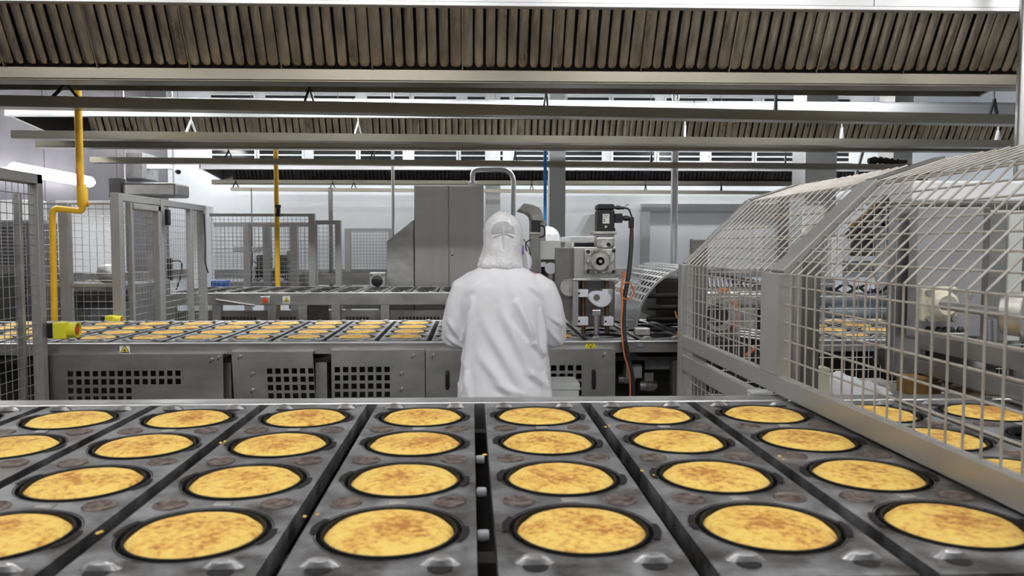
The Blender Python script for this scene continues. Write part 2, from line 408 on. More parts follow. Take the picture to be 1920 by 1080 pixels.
cd0, cd1 = P(432, 351, 12.3), P(1445, 358, 12.4)
channel(cd0, cd1, .05, .12, 'slim dark channel under the far hood, against the white wall', [(P(x, 353, 12.3).x, .03, .09) for x in (440, 622, 662, 998, 1214, 1358)])

# ------------------------------------------------------------------ baking trays
TW, TY0, TY1, RP, CP, HR = .252, -.555, .535, .2530, .2792, .1065
ROWS = [-.379, -.127, .127, .379]
def tray_proto():
    t = empty('baking_tray', (0, 0, 0), '', 'baking tray')
    mb = MB(); N = 48; z = 0
    bounds = [-.555, -.253, 0, .253, .535]
    for i, ry in enumerate(ROWS):
        y0, y1 = bounds[i], bounds[i + 1]; b = len(mb.v)
        outer, inner = [], []
        for k in range(N):
            a = 2 * math.pi * (k + .5) / N; c, s_ = math.cos(a), math.sin(a)
            tx = (TW / 2) / abs(c) if abs(c) > 1e-6 else 9; ty = ((y1 - ry) if s_ > 0 else (ry - y0)) / abs(s_) if abs(s_) > 1e-6 else 9
            q = min(tx, ty); outer.append((c * q, ry + s_ * q, z)); inner.append((c * HR, ry + s_ * HR, z))
        # corners
        low = [(x, y, -.014) for x, y, _ in inner]
        mb.v += [Vector(p) for p in outer + inner + low]
        for k in range(N):
            q = (k + 1) % N
            mb.f.append((b + k, b + q, b + N + q, b + N + k)); mb.f.append((b + N + k, b + N + q, b + 2 * N + q, b + 2 * N + k))
        for sx in (-1, 1):
            for yy in (y0, y1):
                # fill corner triangle
                ks = sorted(range(N), key=lambda k: (outer[k][0] - sx * TW / 2) ** 2 + (outer[k][1] - yy) ** 2)[:2]
                n0 = len(mb.v); mb.v.append(Vector((sx * TW / 2, yy, z))); mb.f.append((n0, b + ks[0], b + ks[1]))
    x0, x1 = -TW / 2, TW / 2
    for a, b2 in (((x0, TY0), (x0, TY1)), ((x1, TY0), (x1, TY1)), ((x0, TY0), (x1, TY0)), ((x0, TY1), (x1, TY1))):
        mb.add([(a[0], a[1], 0), (b2[0], b2[1], 0), (b2[0], b2[1], -.035), (a[0], a[1], -.035)], [(0, 1, 2, 3)])
    mb.bb(x0 + .004, x1 - .004, TY0 + .004, TY1 - .004, -.03, -.028)
    plate = mb.build('plate', 'tray', t)
    for ry in ROWS:
        r_ = MB()
        r_.lathe((0, ry, 0), [(HR + .003, .0008), (HR - .001, -.001), (HR - .003, -.010), (.099, -.012), (.0985, .0005), (.0975, .0015), (.0955, .0012), (.0945, -.012)], 48)
        r_.f = r_.f[:-2]
        for a0 in (168, -12):
            pts = arc((0, ry, 0), .112, a0 + 18, a0 - 14, 8, 'XY')
            r_.add([p + (p - Vector((0, ry, 0))).normalized() * (.005 - .0005 * abs(i - 4)) + Vector((0, 0, .0016)) for i, p in enumerate(pts)] +
                   [p - (p - Vector((0, ry, 0))).normalized() * .006 + Vector((0, 0, .0016)) for p in pts], [(i, i + 1, 10 + i, 9 + i) for i in range(8)])
        r_.build('mould_ring', 'ring', t, smooth=True)
    for i in range(3):
        yy = (ROWS[i] + ROWS[i + 1]) / 2
        for sx in (-1, 1):
            MB().lathe((sx * .084, yy, 0), [(.027, .0005), (.026, .0018), (.0235, .0022), (.0215, .001), (.012, .0007), (.0, .0008)], 24).build('recess', 'rust', t, smooth=True)
        if i != 1: MB().bb(-.014, .014, yy - .009, yy + .009, 0, .0022).build('spacer', 'cast', t, bevel=.0008)
    for yy, sg in ((-.502, 1), (.487, 1)):
        for sx in (-1, 1):
            s_ = MB()
            for p in [0]:
                n = 14
                vs = [(sx * .078, yy, .012)]; fs = []
                for k in range(n): 
                    a = 2 * math.pi * k / n; vs.append((sx * .078 + .016 * math.cos(a), yy + .010 * math.sin(a), .009))
                for k in range(n):
                    a = 2 * math.pi * k / n; vs.append((sx * .078 + .028 * math.cos(a), yy + .019 * math.sin(a) * (1 if math.sin(a) > 0 else .55), .0005))
                for k in range(n):
                    q = (k + 1) % n; fs += [(0, 1 + k, 1 + q), (1 + k, 1 + n + k, 1 + n + q, 1 + q)]
                s_.add(vs, fs)
            s_.build('lug', 'stud', t, smooth=True)
            MB().lathe((sx * .078, yy - .013, 0), [(.017, .0006), (.012, .0012), (.0, .0010)], 16).build('lug_hole_shade', 'ring', t)  # black disc paints the shadowed hollow in front of the lug
    return t
def cake_mesh(seed):
    me_mb = MB(); n, rr = 48, 9; vs = [(0, 0, .006)]; fs = []
    for j in range(1, rr + 1):
        q = j / rr; r0 = .0942 * q
        for k in range(n):
            a = 2 * math.pi * k / n
            e = 1 + (.012 * noise.noise((math.cos(a) * 1.5, math.sin(a) * 1.5, seed * 9.1)) if j == rr else 0)
            z = .0055 * (1 - q ** 6) + .0012 * noise.noise((r0 * math.cos(a) * 40, r0 * math.sin(a) * 40, seed * 3.3)) * (1 - q ** 8)
            if j == rr: z = -.006
            vs.append((r0 * e * math.cos(a), r0 * e * math.sin(a), z))
    for k in range(n): fs.append((0, 1 + k, 1 + (k + 1) % n))
    for j in range(rr - 1):
        for k in range(n):
            q = (k + 1) % n; b = 1 + j * n; fs.append((b + k, b + n + k, b + n + q, b + q))
    return me_mb.add(vs, fs)
PT = tray_proto()
CK = [cake_mesh(i).build('cake', 'cake', None, smooth=True, base=(0, 0, 0)) for i in range(4)]
used_ck = [False] * 4; used_pt = [False]
def put_cake(x, y, z, label, group):
    i = random.randrange(4)
    if not used_ck[i]: used_ck[i] = True; o = CK[i]
    else: o = CK[i].copy(); COL.objects.link(o)
    o.location = (x + random.uniform(-.001, .001), y + random.uniform(-.001, .001), z); o.rotation_euler.z = random.uniform(-3, 3)
    tag(o, label, 'cake', group); return o
def put_tray(x, y, z, label, group, flip=0):
    if not used_pt[0]:
        used_pt[0] = True; PT.location = (x, y, z); PT['label'] = label; PT['group'] = group; return PT
    return dup(PT, (x, y, z), label, group)
ORD = ['first', 'second', 'third', 'fourth', 'fifth', 'sixth', 'seventh', 'eighth', 'ninth', 'tenth', 'eleventh', 'twelfth', 'thirteenth', 'fourteenth', 'fifteenth', 'sixteenth', 'seventeenth', 'eighteenth', 'nineteenth', 'twentieth']
ZT, ZT2 = 1.134, 1.043
YC1 = 1.505
RN = ['row closest to the camera', 'second row from the camera', 'third row from the camera', 'row beside the far rail']
for n in range(-5, 6):
    x = .160 + CP * n; i = n + 5
    if n < 4: nm = '%s tray counting from the guard' % ORD[3 - n]; tl = 'grey four-hole baking tray of cakes, %s outside the mesh guard' % ORD[3 - n]
    else: nm = '%s tray behind the guard mesh' % ORD[n - 4]; tl = 'grey four-hole baking tray of cakes, %s behind the mesh guard' % ORD[n - 4]
    if n == -5 : tl = 'grey baking tray with only its far corner in view, beyond the last full one'
    if n < 3: nm = nm
    put_tray(x, YC1, ZT, tl, 'baking trays on the near conveyor')
    for j, ry in enumerate(ROWS):
        pxx = x / (YC1 + ry)
        if pxx < -1.05 or pxx > .75: continue
        put_cake(x, YC1 + ry, ZT, 'yellow cake with browned top, %s, %s' % (RN[j], nm), 'cakes on the near conveyor')
# crumbs on the near trays
cr_ = MB(); random.seed(3)
for x, y in ((.03, 1.53), (.325, 1.40), (-.25, 1.20), (-.53, 1.66), (-.54, 1.12), (.60, 1.5), (.31, 1.78)):
    for k in range(2):
        cr_.lathe((x + random.uniform(-.012, .012), y + random.uniform(-.02, .02), ZT), [(.0035, 0), (.0028, .0018), (0, .0026)], 7)
tag(cr_.build('cake_crumbs', 'cake'), 'tiny yellow cake crumbs scattered on the near baking trays', 'crumbs', kind='stuff')

# near conveyor
t = empty('near_conveyor', (.2, 1.5, 0), 'wide near conveyor carrying the large foreground trays of cakes', 'conveyor')
MB().bb(-2.4, 2.6, 2.062, 2.128, 1.02, 1.134).build('far_rail', 'steel_b', t, bevel=.004)
MB().bb(-2.4, 2.6, .78, .86, .98, 1.10).build('near_rail', 'steel', t, bevel=.004)
MB().bb(-2.4, 2.6, .86, 2.062, .98, 1.03).build('bed', 'bed', t)
for y in (1.12, 1.9):
    MB().bb(-2.4, 2.6, y - .02, y + .02, 1.03, 1.095).build('chain_track', 'machd', t)
for x in (-2.2, -.2, 1.9):
    for y in (.84, 2.08): MB().bb(x - .04, x + .04, y - .03, y + .03, 0, 1.0).build('leg', 'steel', t)
for y in (1.205, 1.42, 1.64):
    MB().lathe((.018, y, 1.095), [(.008, -.009), (.0095, -.006), (.0095, .006), (.008, .009)], 14, 'X').build('roller', 'nylon', t, smooth=True)

# ------------------------------------------------------------------ second conveyor
Y2F, Y2B = 4.13, 5.30
t = empty('middle_conveyor', (0, 4.7, 0), 'long stainless conveyor in front of the worker, with perforated side panels', 'conveyor')
zb2 = P(600, 664, Y2F).z
MB().bb(-4.6, 4.3, Y2F, Y2F + .02, zb2, ZT2 - .01).build('side_beam', 'steel', t, bevel=.003)
MB().bb(-4.6, 4.3, Y2F - .012, Y2F + .03, ZT2 - .014, ZT2 - .004).build('edge_lip', 'steel_b', t, bevel=.002)
MB().bb(-4.6, 4.3, Y2B, Y2B + .03, .9, ZT2 - .004).build('rear_beam', 'steel_b', t, bevel=.003)
MB().bb(-4.6, 4.3, Y2F + .02, Y2B, .93, .95).build('bed', 'bed', t)
MB().bb(-4.6, 4.3, Y2F + .35, Y2F + .37, .2, .93).build('inner_shade_sheet', 'machd', t)  # near-black sheet stands in for the shade inside the conveyor
for x in (-4.3, -2.1, P(427, 700, 4.2).x, P(605, 700, 4.2).x, P(1275, 700, 4.2).x - .02, 2.6, 4.1):
    MB().bb(x - .03, x + .03, Y2F + .03, Y2F + .09, 0, .93).build('leg', 'steel', t)
    MB().bb(x - .03, x + .03, Y2B - .09, Y2B - .03, 0, .93).build('leg', 'steel', t)
def plate_px(name, x0, x1, y0, y1, Y, holes, parent, mname='steel', tilt=0.0, pitch=15.6, hw=10.2):
    # perforated sheet; holes = list of (col px start, ncols, row px start, nrows)
    a, b = P(x0, y0, Y), P(x1, y1, Y); X0, X1, Z1, Z0 = a.x, b.x, a.z, min(b.z, .72)
    sx = (X1 - X0) / (x1 - x0); zs_ = (P(x0, 700, Y).z - P(x0, 701, Y).z)
    xs, zs, skip = {X0, X1}, {Z0, Z1}, []
    for hx, nc, hy, nr in holes:
        for i in range(nc):
            for j in range(nr):
                u0 = X0 + (hx + i * pitch - x0) * sx; u1 = u0 + hw * sx; w1 = Z1 - (hy + j * pitch - y0) * zs_; w0 = w1 - hw * zs_
                xs |= {round(u0, 5), round(u1, 5)}; zs |= {round(w0, 5), round(w1, 5)}; skip.append((u0, u1, w0, w1))
    xs, zs = sorted(xs), sorted(zs); mb = MB(); W = len(zs)
    for u in xs:
        for w in zs: mb.v.append(Vector((u + (w - Z1) * tilt, Y + (Z1 - w) * .0, w)))
    for i in range(len(xs) - 1):
        for j in range(len(zs) - 1):
            cu, cw = (xs[i] + xs[i + 1]) / 2, (zs[j] + zs[j + 1]) / 2
            if any(s[0] < cu < s[1] and s[2] < cw < s[3] for s in skip): continue
            mb.f.append((i * W + j, (i + 1) * W + j, (i + 1) * W + j + 1, i * W + j + 1))
    o = mb.build(name, mname, parent, solid=.003)
    MB().bb(X0, X1, Y - .004, Y + .029, Z1 - .001, Z1 + .004).build('folded_lip', 'steel_b', o)
    return o
def panel(label, x0, x1, y0, holes, bolts=(), handle=None, tilt=0.0, dy=0):
    Y = 4.10 + dy; c = P((x0 + x1) / 2, 745, Y)
    r_ = empty('side_panel', (c.x, Y, .72), label, 'machine panel', 'removable side panels of the middle conveyor')
    plate_px('sheet', x0, x1, y0, 760, Y, holes, r_, 'steel', tilt)
    for bx, by in bolts:
        q = P(bx, by, Y); MB().lathe((q.x, q.y, q.z), [(.0, -.016), (.006, -.016), (.009, -.010), (.009, -.002)], 12, 'Y').build('fixing_knob', 'steel_b', r_, smooth=True)
        MB().bar(q + Vector((-.006, -.003, -.006)), q + Vector((-.012, -.003, -.018)), .006, .004).build('slot', 'black', r_)
    if handle:
        q0, q1 = P(handle[0], handle[1], Y), P(handle[0], handle[2], Y)
        MB().tube(round_path([q0, q0 + Vector((0, -.02, -.005)), q1 + Vector((0, -.02, .005)), q1], .01), .010, 8).build('handle', 'black', r_, smooth=True)
    return r_
panel('long perforated panel beside the mesh post, twelve or more columns of square holes', 92, 420, 666, [(126, 14, 696, 2), (126, 8, 728, 2)], [(398, 674), (412, 669)])
panel('shorter perforated panel hanging slightly askew, dark gaps on both sides', 434, 588, 661, [(499, 6, 691, 4)], [(451, 668), (475, 700), (475, 731)], None, -.04)
panel('perforated panel with seven columns of square holes, nearer the worker', 621, 797, 658, [(627, 7, 688, 4)], [(776, 666), (754, 699), (754, 729)])
panel('plain panel with upright black handle partly behind the worker', 798, 905, 658, [], [(814, 666)], (839, 697, 728))
panel('perforated panel with black handle beside the white box, to the worker\'s other side', 1000, 1153, 656, [(1033, 4, 685, 4)], [(1134, 664)], (1113, 694, 727))
# dark inside of the conveyor with drive parts
for px, py, w, h, m_, nm, lb in ((1186, 694, 30, 26, 'box', 'junction_box', 'pale junction box under the middle conveyor beside the orange cable'),
                             (1235, 680, 60, 22, 'mach', 'control_box', 'grey control box under the conveyor behind the orange cable'),
                             (558, 572, 1, 1, None, None, None)):
    if m_ is None: continue
    c = P(px, py, 4.3); e = MB().box(c, (w * .0029, .09, h * .0029)).build(nm, m_, None, bevel=.004); tag(e, lb, 'box')
    MB().box(c + Vector((0, -.048, 0)), (w * .0023, .006, h * .0023)).build('cover', m_, e, bevel=.001)
for px, py, s_ in ((1215, 722, 1.0), (1175, 710, .8)):
    c = P(px, py, 4.35); e = MB(); e.lathe(c, [(.03 * s_, -.05), (.035 * s_, -.03), (.035 * s_, .03), (.02 * s_, .05)], 14, 'X'); e.box(c + Vector((.0, 0, .05 * s_)), (.05 * s_, .05, .05 * s_))
    tag(e.build('drive_motor', 'cast', None, smooth=True), 'small %s drive motor in the dark space under the conveyor' % ('rounded' if s_ == 1 else 'dull'), 'motor')
# trays and cakes of the middle conveyor
YC2 = 4.72
random.seed(11)
n0 = 0
xt = P(172, 635, 4.35).x
x = -4.35; idx = 0
x2s = []
while x < 4.2: x2s.append(x); x += CP
off = (P(666, 630, 4.35).x - x2s[0]) % CP
x2s = [v + off for v in x2s]
for i, x in enumerate(x2s):
    vis = (x / YC2 > -.66)
    if not vis or x > 3.6: continue
    k = 'row %s' 
    where = 'beyond the mesh post' if x < -2.2 else ('between the mesh post and the worker' if x < .1 else 'under the depositing machine' if x < 1.0 else 'inside the guard')
    nn = sum(1 for v in x2s[:i] if v / YC2 > -.66 and ('beyond the mesh post' if v < -2.2 else ('between the mesh post and the worker' if v < .1 else 'under the depositing machine' if v < 1.0 else 'inside the guard')) == where)
    put_tray(x, YC2, ZT2, 'grey tray on the middle conveyor, %s %s' % (ORD[nn], where), 'baking trays on the middle conveyor')
    if .5 < x < 1.35: continue
    for j, ry in enumerate(ROWS):
        put_cake(x, YC2 + ry, ZT2, 'small yellow cake, %s row back, %s tray %s' % (ORD[j], ORD[nn], where), 'cakes on the middle conveyor')

# ------------------------------------------------------------------ third conveyor with empty trays
Y3F, Z3 = 8.15, None
Z3 = P(600, 549, Y3F).z
t = empty('far_conveyor', (-1.5, 8.7, 0), 'far stainless conveyor carrying empty dark trays in front of the steel cabinet', 'conveyor')
x0, x1 = P(306, 560, Y3F).x, 2.2
zb = P(600, 572, Y3F).z
MB().bb(x0, x1, Y3F, Y3F + .03, zb, Z3).build('side_beam', 'steel', t, bevel=.004)
MB().bb(x0, x1, Y3F + 1.14, Y3F + 1.17, zb, Z3).build('rear_beam', 'steel', t)
MB().bb(x0, x1, Y3F + .03, Y3F + 1.14, Z3 - .08, Z3 - .06).build('bed', 'bed', t)
for px in (312, 398, 502, 560, 622, 714, 860): 
    a = P(px, 580, Y3F); MB().bb(a.x, a.x + .085, Y3F + .0, Y3F + .08, .0, zb).build('leg', 'steel', t)
MB().bb(x0, x1, Y3F + .06, Y3F + .08, .72, P(600, 583, Y3F).z).build('lower_panel', 'steel_d', t)
for pxa, nn in ((404, 12), (524, 5), (648, 7), (748, 12)):
    mb = MB()
    for k in range(nn):
        a = P(pxa + k * 6.5, 594, Y3F + .05); mb.bb(a.x, a.x + .022, a.y - .002, a.y + .01, a.z - .03, a.z)
    mb.build('slot_row', 'bed', t)
mb = MB().tube([P(405, 562, Y3F - .03), P(478, 573, Y3F - .03)], .012, 8); mb.build('brace_rod', 'steel_d', t, smooth=True)
a = P(579, 585, Y3F + .02); MB().bb(P(570, 585, 8.2).x, P(616, 585, 8.2).x, a.y, a.y + .03, .75, zb - .01).build('opening', 'machd', t)
k = 0; x = x0 + .15
while x < 1.0:
    dup(PT, (x, Y3F + .59, Z3 - .0), 'empty dark tray on the far conveyor, %s from its free end' % ORD[k], 'empty trays on the far conveyor'); x += CP; k += 1
    if k >= 20: break

# ------------------------------------------------------------------ fences on the left
def fence(name, label, x0, y0, x1, y1, z0, z1, posts, pitch=.05, wr=.0019, grp=None, mid=(), pw=.04, mm='wire_d', pm='frame'):
    t = empty(name, ((x0 + x1) / 2, (y0 + y1) / 2, 0), label, 'mesh fence', grp)
    u = Vector((x1 - x0, y1 - y0, 0)); L = u.length; u.normalize()
    grid_wires((x0, y0, z0), u, (0, 0, 1), L, z1 - z0, pitch, wr, 4).build('mesh_panel', mm, t)
    a, b = Vector((x0, y0, z1)), Vector((x1, y1, z1))
    MB().bar(a - u * pw / 2, b + u * pw / 2, pw, pw).build('top_rail', pm, t, bevel=.003)
    for zz in mid: MB().bar(a + Vector((0, 0, zz - z1)), b + Vector((0, 0, zz - z1)), .025, .025).build('cross_rail', pm, t, bevel=.002)
    for f, w in posts:
        q = a.lerp(b, f); MB().bar(Vector((q.x, q.y, 0)), q + Vector((0, 0, pw / 2)), w, w, (u.x, u.y, 0)).build('post', pm, t, bevel=.003)
    return t
fa = fence('mesh_fence', 'near mesh guard with rounded corner post beside the yellow pipe', -2.195, 2.9, -2.195, 4.05, .5, 1.88, [(1, .05)], .05, .0022, mid=(), pw=.05)
MB().bb(-2.215, -2.185, 3.89, 3.915, .6, 1.80).build('inner_stile', 'steel', fa, bevel=.003)
fa2 = fence('mesh_fence', 'mesh fence with one post behind the yellow gas pipe', P(70, 385, 5.6).x, 5.6, -2.46, 5.6, .9, P(150, 382, 5.6).z, [(.33, .065)], .05, .002, mid=(P(150, 535, 5.6).z,), pw=.012)
fb = fence('guard_gate', 'tall stainless framed mesh gate with two leaves behind the loaded conveyor', -2.40, 5.42, -2.40, 7.12, .9, 1.875, [(0, .06), (.42, .06), (.80, .045), (.985, .06)], .05, .002, mid=(), pw=.05)
MB().bb(-2.385, -2.34, 5.56, 6.08, 1.80, 1.84).build('leaf_frame', 'frame', fb, bevel=.003)
MB().bb(-2.385, -2.355, 5.54, 5.58, .9, 1.84).build('leaf_frame', 'frame', fb, bevel=.003)
MB().bb(-2.385, -2.34, 5.98, 6.03, .9, 1.84).build('leaf_frame', 'frame', fb, bevel=.003)
MB().tube(round_path([(-2.33, 6.95, 1.82), (-2.33, 6.97, 1.6), (-2.34, 6.98, 1.4), (-2.33, 7.03, 1.3)], .03), .006, 6).build('cable', 'rubber', fb)
MB().box((-2.33, 6.13, 1.76), (.03, .05, .12)).build('latch', 'black', fb, bevel=.004)
def fp(px0, px1, py, Y, Y1=None):
    a = P(px0, py, Y); b = P(px1, py, Y1 or Y); return a, b
a, b = fp(396, 585, 403, 9.45); fence('mesh_fence', 'wide mesh fence with high thin rail beyond the empty trays', a.x, 9.45, b.x, 9.45, .9, a.z, [(1, .075)], .05, .0024, pw=.035)
a, b = fp(400, 580, 421, 10.6); fd = fence('mesh_fence', 'lower mesh fence with several posts around the far robot', a.x, 10.6, b.x, 10.6, .9, a.z, [(.35, .09), (.56, .1), (.84, .1)], .05, .0024, pw=.06)
a, b = fp(590, 634, 417, 9.5); fence('mesh_fence', 'narrow framed mesh guard left of the slanted steel casing', a.x, 9.5, b.x, 9.5, .9, a.z, [(0, .06), (1, .07)], .05, .0024, pw=.05)
a, b = fp(652, 733, 431, 12.6); fence('mesh_fence', 'small far mesh fence against the white wall next to the slanted casing', a.x, 12.6, b.x, 12.6, .9, a.z, [(0, .09), (1, .06)], .05, .003, pw=.05)

# ------------------------------------------------------------------ pipes, columns
t = empty('gas_pipe', (P(150, 400, 5.38).x, 5.38, ZT2), 'yellow gas pipe coming down with a sideways jog near the mesh gate', 'pipe')
Yp = 5.38; c = lambda x, y: P(x, y, Yp)
MB().tube([Vector((c(150, 340).x, Yp, 4.4)), c(151, 352)], .024, 14).build('pipe', 'yellow', t, smooth=True)
MB().tube([c(153, 345), c(153, 352), c(154, 356), c(155, 380), c(155, 388)], [.026, .032, .034, .034, .03], 14).build('valve', 'yellow', t, smooth=True)
MB().tube([c(150, 318), c(151, 348)], .012, 8).build('valve_lever', 'orangev', t, smooth=True)
for v in t.children[-1:]: v.location.y -= .03
MB().lathe(c(162, 383), [(.0, 0), (.014, 0), (.016, .012), (.0, .02)], 12, 'X').build('valve_knob', 'orangev', t, smooth=True)
MB().tube(round_path([c(155, 380), c(154, 396), c(98, 390), Vector((c(99, 600).x, Yp, .0))], .05, 7), .021, 14).build('lower_pipe', 'yellow', t, smooth=True)
t = empty('gas_pipe', (P(521, 500, 9.36).x, 9.36, .8), 'slim straight yellow pipe with dark coupling, standing beyond the empty trays', 'pipe')
q0 = P(521, 540, 9.36); MB().tube([(q0.x, 9.36, 0), (q0.x, 9.36, 3.1)], .028, 12).build('pipe', 'yellow', t, smooth=True)
q1 = P(521, 395, 9.36); MB().lathe(q1, [(.028, -.07), (.038, -.065), (.038, -.04), (.031, -.03), (.031, .03), (.038, .04), (.038, .065), (.028, .07)], 14).build('coupling', 'machd', t, smooth=True)
def vpole(name, px, Y, r_, label, m_='steel_b', z0=0., z1=4.4, cat='pipe', n=14):
    q = P(px, 400, Y); return tag(MB().tube([(q.x, Y, z0), (q.x, Y, z1)], r_, n).build(name, m_, None, smooth=True), label, cat)
vpole('vertical_pipe', 1264, 8.9, .040, 'polished round pipe rising behind the curved guard')
vpole('vertical_pipe', 1910, 3.78, .030, 'polished round pipe at the end of the nearest hood', z0=0)
vpole('vertical_pipe', 737, 9.9, .020, 'thin steel pipe rising beside the slanted steel casing', z0=1.6)
vpole('vertical_pipe', 620, 11.8, .032, 'grey conduit dropping from the far channel behind the mesh fences', 'steel_d', z0=.9, z1=2.4)
vpole('cable_drop', 472, 12.0, .007, 'thin black cable hanging to the machine behind the fences', 'rubber', z0=.9, z1=2.4, cat='cable', n=6)
vpole('blue_pipe', 1022, 8.6, .018, 'bright blue pipe running down beside the steel column', 'blue', z0=1.0)
def rcol(name, x0, x1, Y, label, m_='steel_b', z0=0, dep=.2):
    a, b = P(x0, 400, Y), P(x1, 400, Y); return tag(MB().bb(a.x, b.x, Y, Y + dep, z0, ZC).build(name, m_, None, bevel=.004), label, 'column')
rcol('steel_column', 1030, 1060, 9.5, 'square steel column rising behind the depositing machine beside the blue pipe', 'box')
rcol('steel_column', 1508, 1567, 9.6, 'broad steel clad column beyond the peak of the mesh guard', dep=.4)
rcol('steel_column', 1672, 1708, 10.5, 'steel clad column behind the guard roof, next to the dark ducts', 'steel', dep=.4)
rcol('steel_column', 910, 938, 13.3, 'pale slim column against the white wall behind the chrome arch', 'white', dep=.2)
# camera on the wall and wall unit
q = P(322, 314, 12.5); t = empty('security_camera', (q.x, q.y, q.z), 'small white security camera on the side wall', 'camera')
MB().bb(XL, q.x - .04, q.y - .05, q.y + .05, q.z - .03, q.z + .09).build('bracket', 'white', t, bevel=.01)
MB().tube([q, q + Vector((.13, -.12, -.07))], .035, 12).build('camera_body', 'white', t, smooth=True)
MB().tube([q + Vector((.13, -.12, -.07)), q + Vector((.16, -.15, -.085))], .037, 12).build('lens', 'black', t, smooth=True)
a, b = P(222, 342, 10.2), P(330, 368, 10.2)
t = empty('wall_cooler', ((a.x + b.x) / 2, 10.2, b.z), 'long dented steel duct box hanging near the side wall above the gate', 'duct')
MB().bb(a.x, b.x, 10.2, 10.7, b.z, a.z).build('casing', 'steel_d', t, bevel=.03)
MB().bb(a.x - .1, a.x + .05, 10.15, 10.3, b.z - .02, a.z + .05).build('end_bracket', 'machd', t, bevel=.005)
MB().tube([(a.x, 10.4, a.z), (a.x, 10.4, 4.4)], .012, 6).build('hanger', 'steel', t)
MB().tube([(b.x - .1, 10.4, a.z), (b.x - .1, 10.4, 4.4)], .012, 6).build('hanger', 'steel', t)
a = P(283, 335, 12.6); tag(MB().bb(XL + .0, a.x, 12.3, 12.9, P(300, 338, 12.6).z, P(300, 290, 12.6).z).build('wall_unit', 'mach', None, bevel=.01), 'grey box unit fixed high on the side wall beside the camera', 'unit')

# ------------------------------------------------------------------ cabinet and casing
Yc = 9.6; a, b = P(776, 347, Yc), P(907, 347, Yc); m_ = P(841, 347, Yc)
t = empty('steel_cabinet', ((a.x + b.x) / 2, Yc + .25, .2), 'tall dark stainless double door cabinet behind the worker', 'cabinet')
M['cab'] = mat('brushed_dark_steel', (.50, .48, .465), 1, .34, .12, 3, (2, 1, .3), rvar=.03)
MB().bb(a.x, b.x, Yc + .025, Yc + .6, .2, a.z).build('body', 'cab', t, bevel=.005)
for xx0, xx1, hh in ((a.x, m_.x, 0), (m_.x, b.x, 1)):
    d = MB().bb(xx0 + .004, xx1 - .004, Yc, Yc + .022, .22, a.z - .012).build('door', 'cab', t, bevel=.004)
    if hh:
        q = P(848, 474, Yc); MB().bb(q.x - .018, q.x + .018, Yc - .012, Yc, q.z - .07, q.z + .07).build('handle', 'steel_b', d, bevel=.006)
        MB().lathe((q.x, Yc - .012, q.z - .03), [(.0, -.006), (.012, -.006), (.012, 0)], 12, 'Y').build('lock', 'black', d)
for sx in (a.x + .08, b.x - .08):
    MB().bb(sx - .04, sx + .04, Yc + .1, Yc + .5, 0, .2).build('foot', 'steel', t)
a2 = P(776, 412, Yc + .02); b2 = P(725, 452, Yc + .02)
t = empty('slanted_casing', ((a2.x + b2.x) / 2, Yc + .3, 0), 'stainless casing with slanted top adjoining the cabinet', 'casing')
MB().prism([(a2.x - .003, Yc + .02, .2), (a2.x - .003, Yc + .02, a2.z), (b2.x, Yc + .02, b2.z), (b2.x, Yc + .02, .2)], (0, .55, 0)).build('shell', 'steel', t, bevel=.004)
MB().bb(b2.x + .02, a2.x - .02, Yc + .06, Yc + .5, 0, .2).build('plinth', 'steel', t)
pa = [P(886, 345, 9.75), P(886, 318, 9.75), P(963, 318, 9.75), P(962, 470, 9.75)]
t = empty('chrome_arch_pipe', (pa[0].x, 9.75, pa[0].z), 'shiny chrome pipe arching out of the cabinet top', 'pipe')
MB().tube(round_path(pa, .17, 8), .030, 14).build('pipe', 'steel_b', t, smooth=True)
MB().lathe(pa[0], [(.05, 0), (.05, .02), (.032, .03)], 14).build('collar', 'cast', t, smooth=True)
# things beyond the empty trays
q = P(707, 524, 9.3); t = empty('drive_unit', (q.x, 9.3, .9), 'pale drive unit with round dark opening left of the slanted casing', 'motor')
MB().bb(P(692, 520, 9.3).x, P(722, 520, 9.3).x, 9.3, 9.5, q.z - .09, q.z + .08).build('housing', 'cast', t, bevel=.01)
MB().lathe(q + Vector((0, -.01, -.02)), [(.0, 0), (.055, 0), (.07, .012)], 18, 'Y').build('opening', 'black', t, smooth=True)
for sx in (-.065, .065): MB().lathe(q + Vector((sx, -.01, .05)), [(0, 0), (.015, 0), (.015, .012)], 10, 'Y').build('bolt', 'steel_d', t)
a, b = P(637, 511, 10.8), P(722, 511, 10.8)
t = empty('rear_conveyor', ((a.x + b.x) / 2, 11, 0), 'short grey conveyor far behind, left of the slanted casing', 'conveyor')
MB().bb(P(540, 511, 10.8).x, b.x, 10.8, 10.86, a.z - .17, a.z - .02).build('side_beam', 'steel', t, bevel=.005)
MB().bb(P(540, 511, 10.8).x, b.x, 10.86, 11.9, a.z - .06, a.z - .03).build('belt', 'machd', t)
MB().bb(P(540, 511, 10.8).x, b.x, 10.82, 10.86, a.z - .5, a.z - .19).build('lower_panel', 'steel_d', t)
for xx in (P(545, 511, 10.8).x, b.x - .1): MB().bb(xx, xx + .08, 10.86, 10.94, 0, a.z - .17).build('leg', 'steel', t)
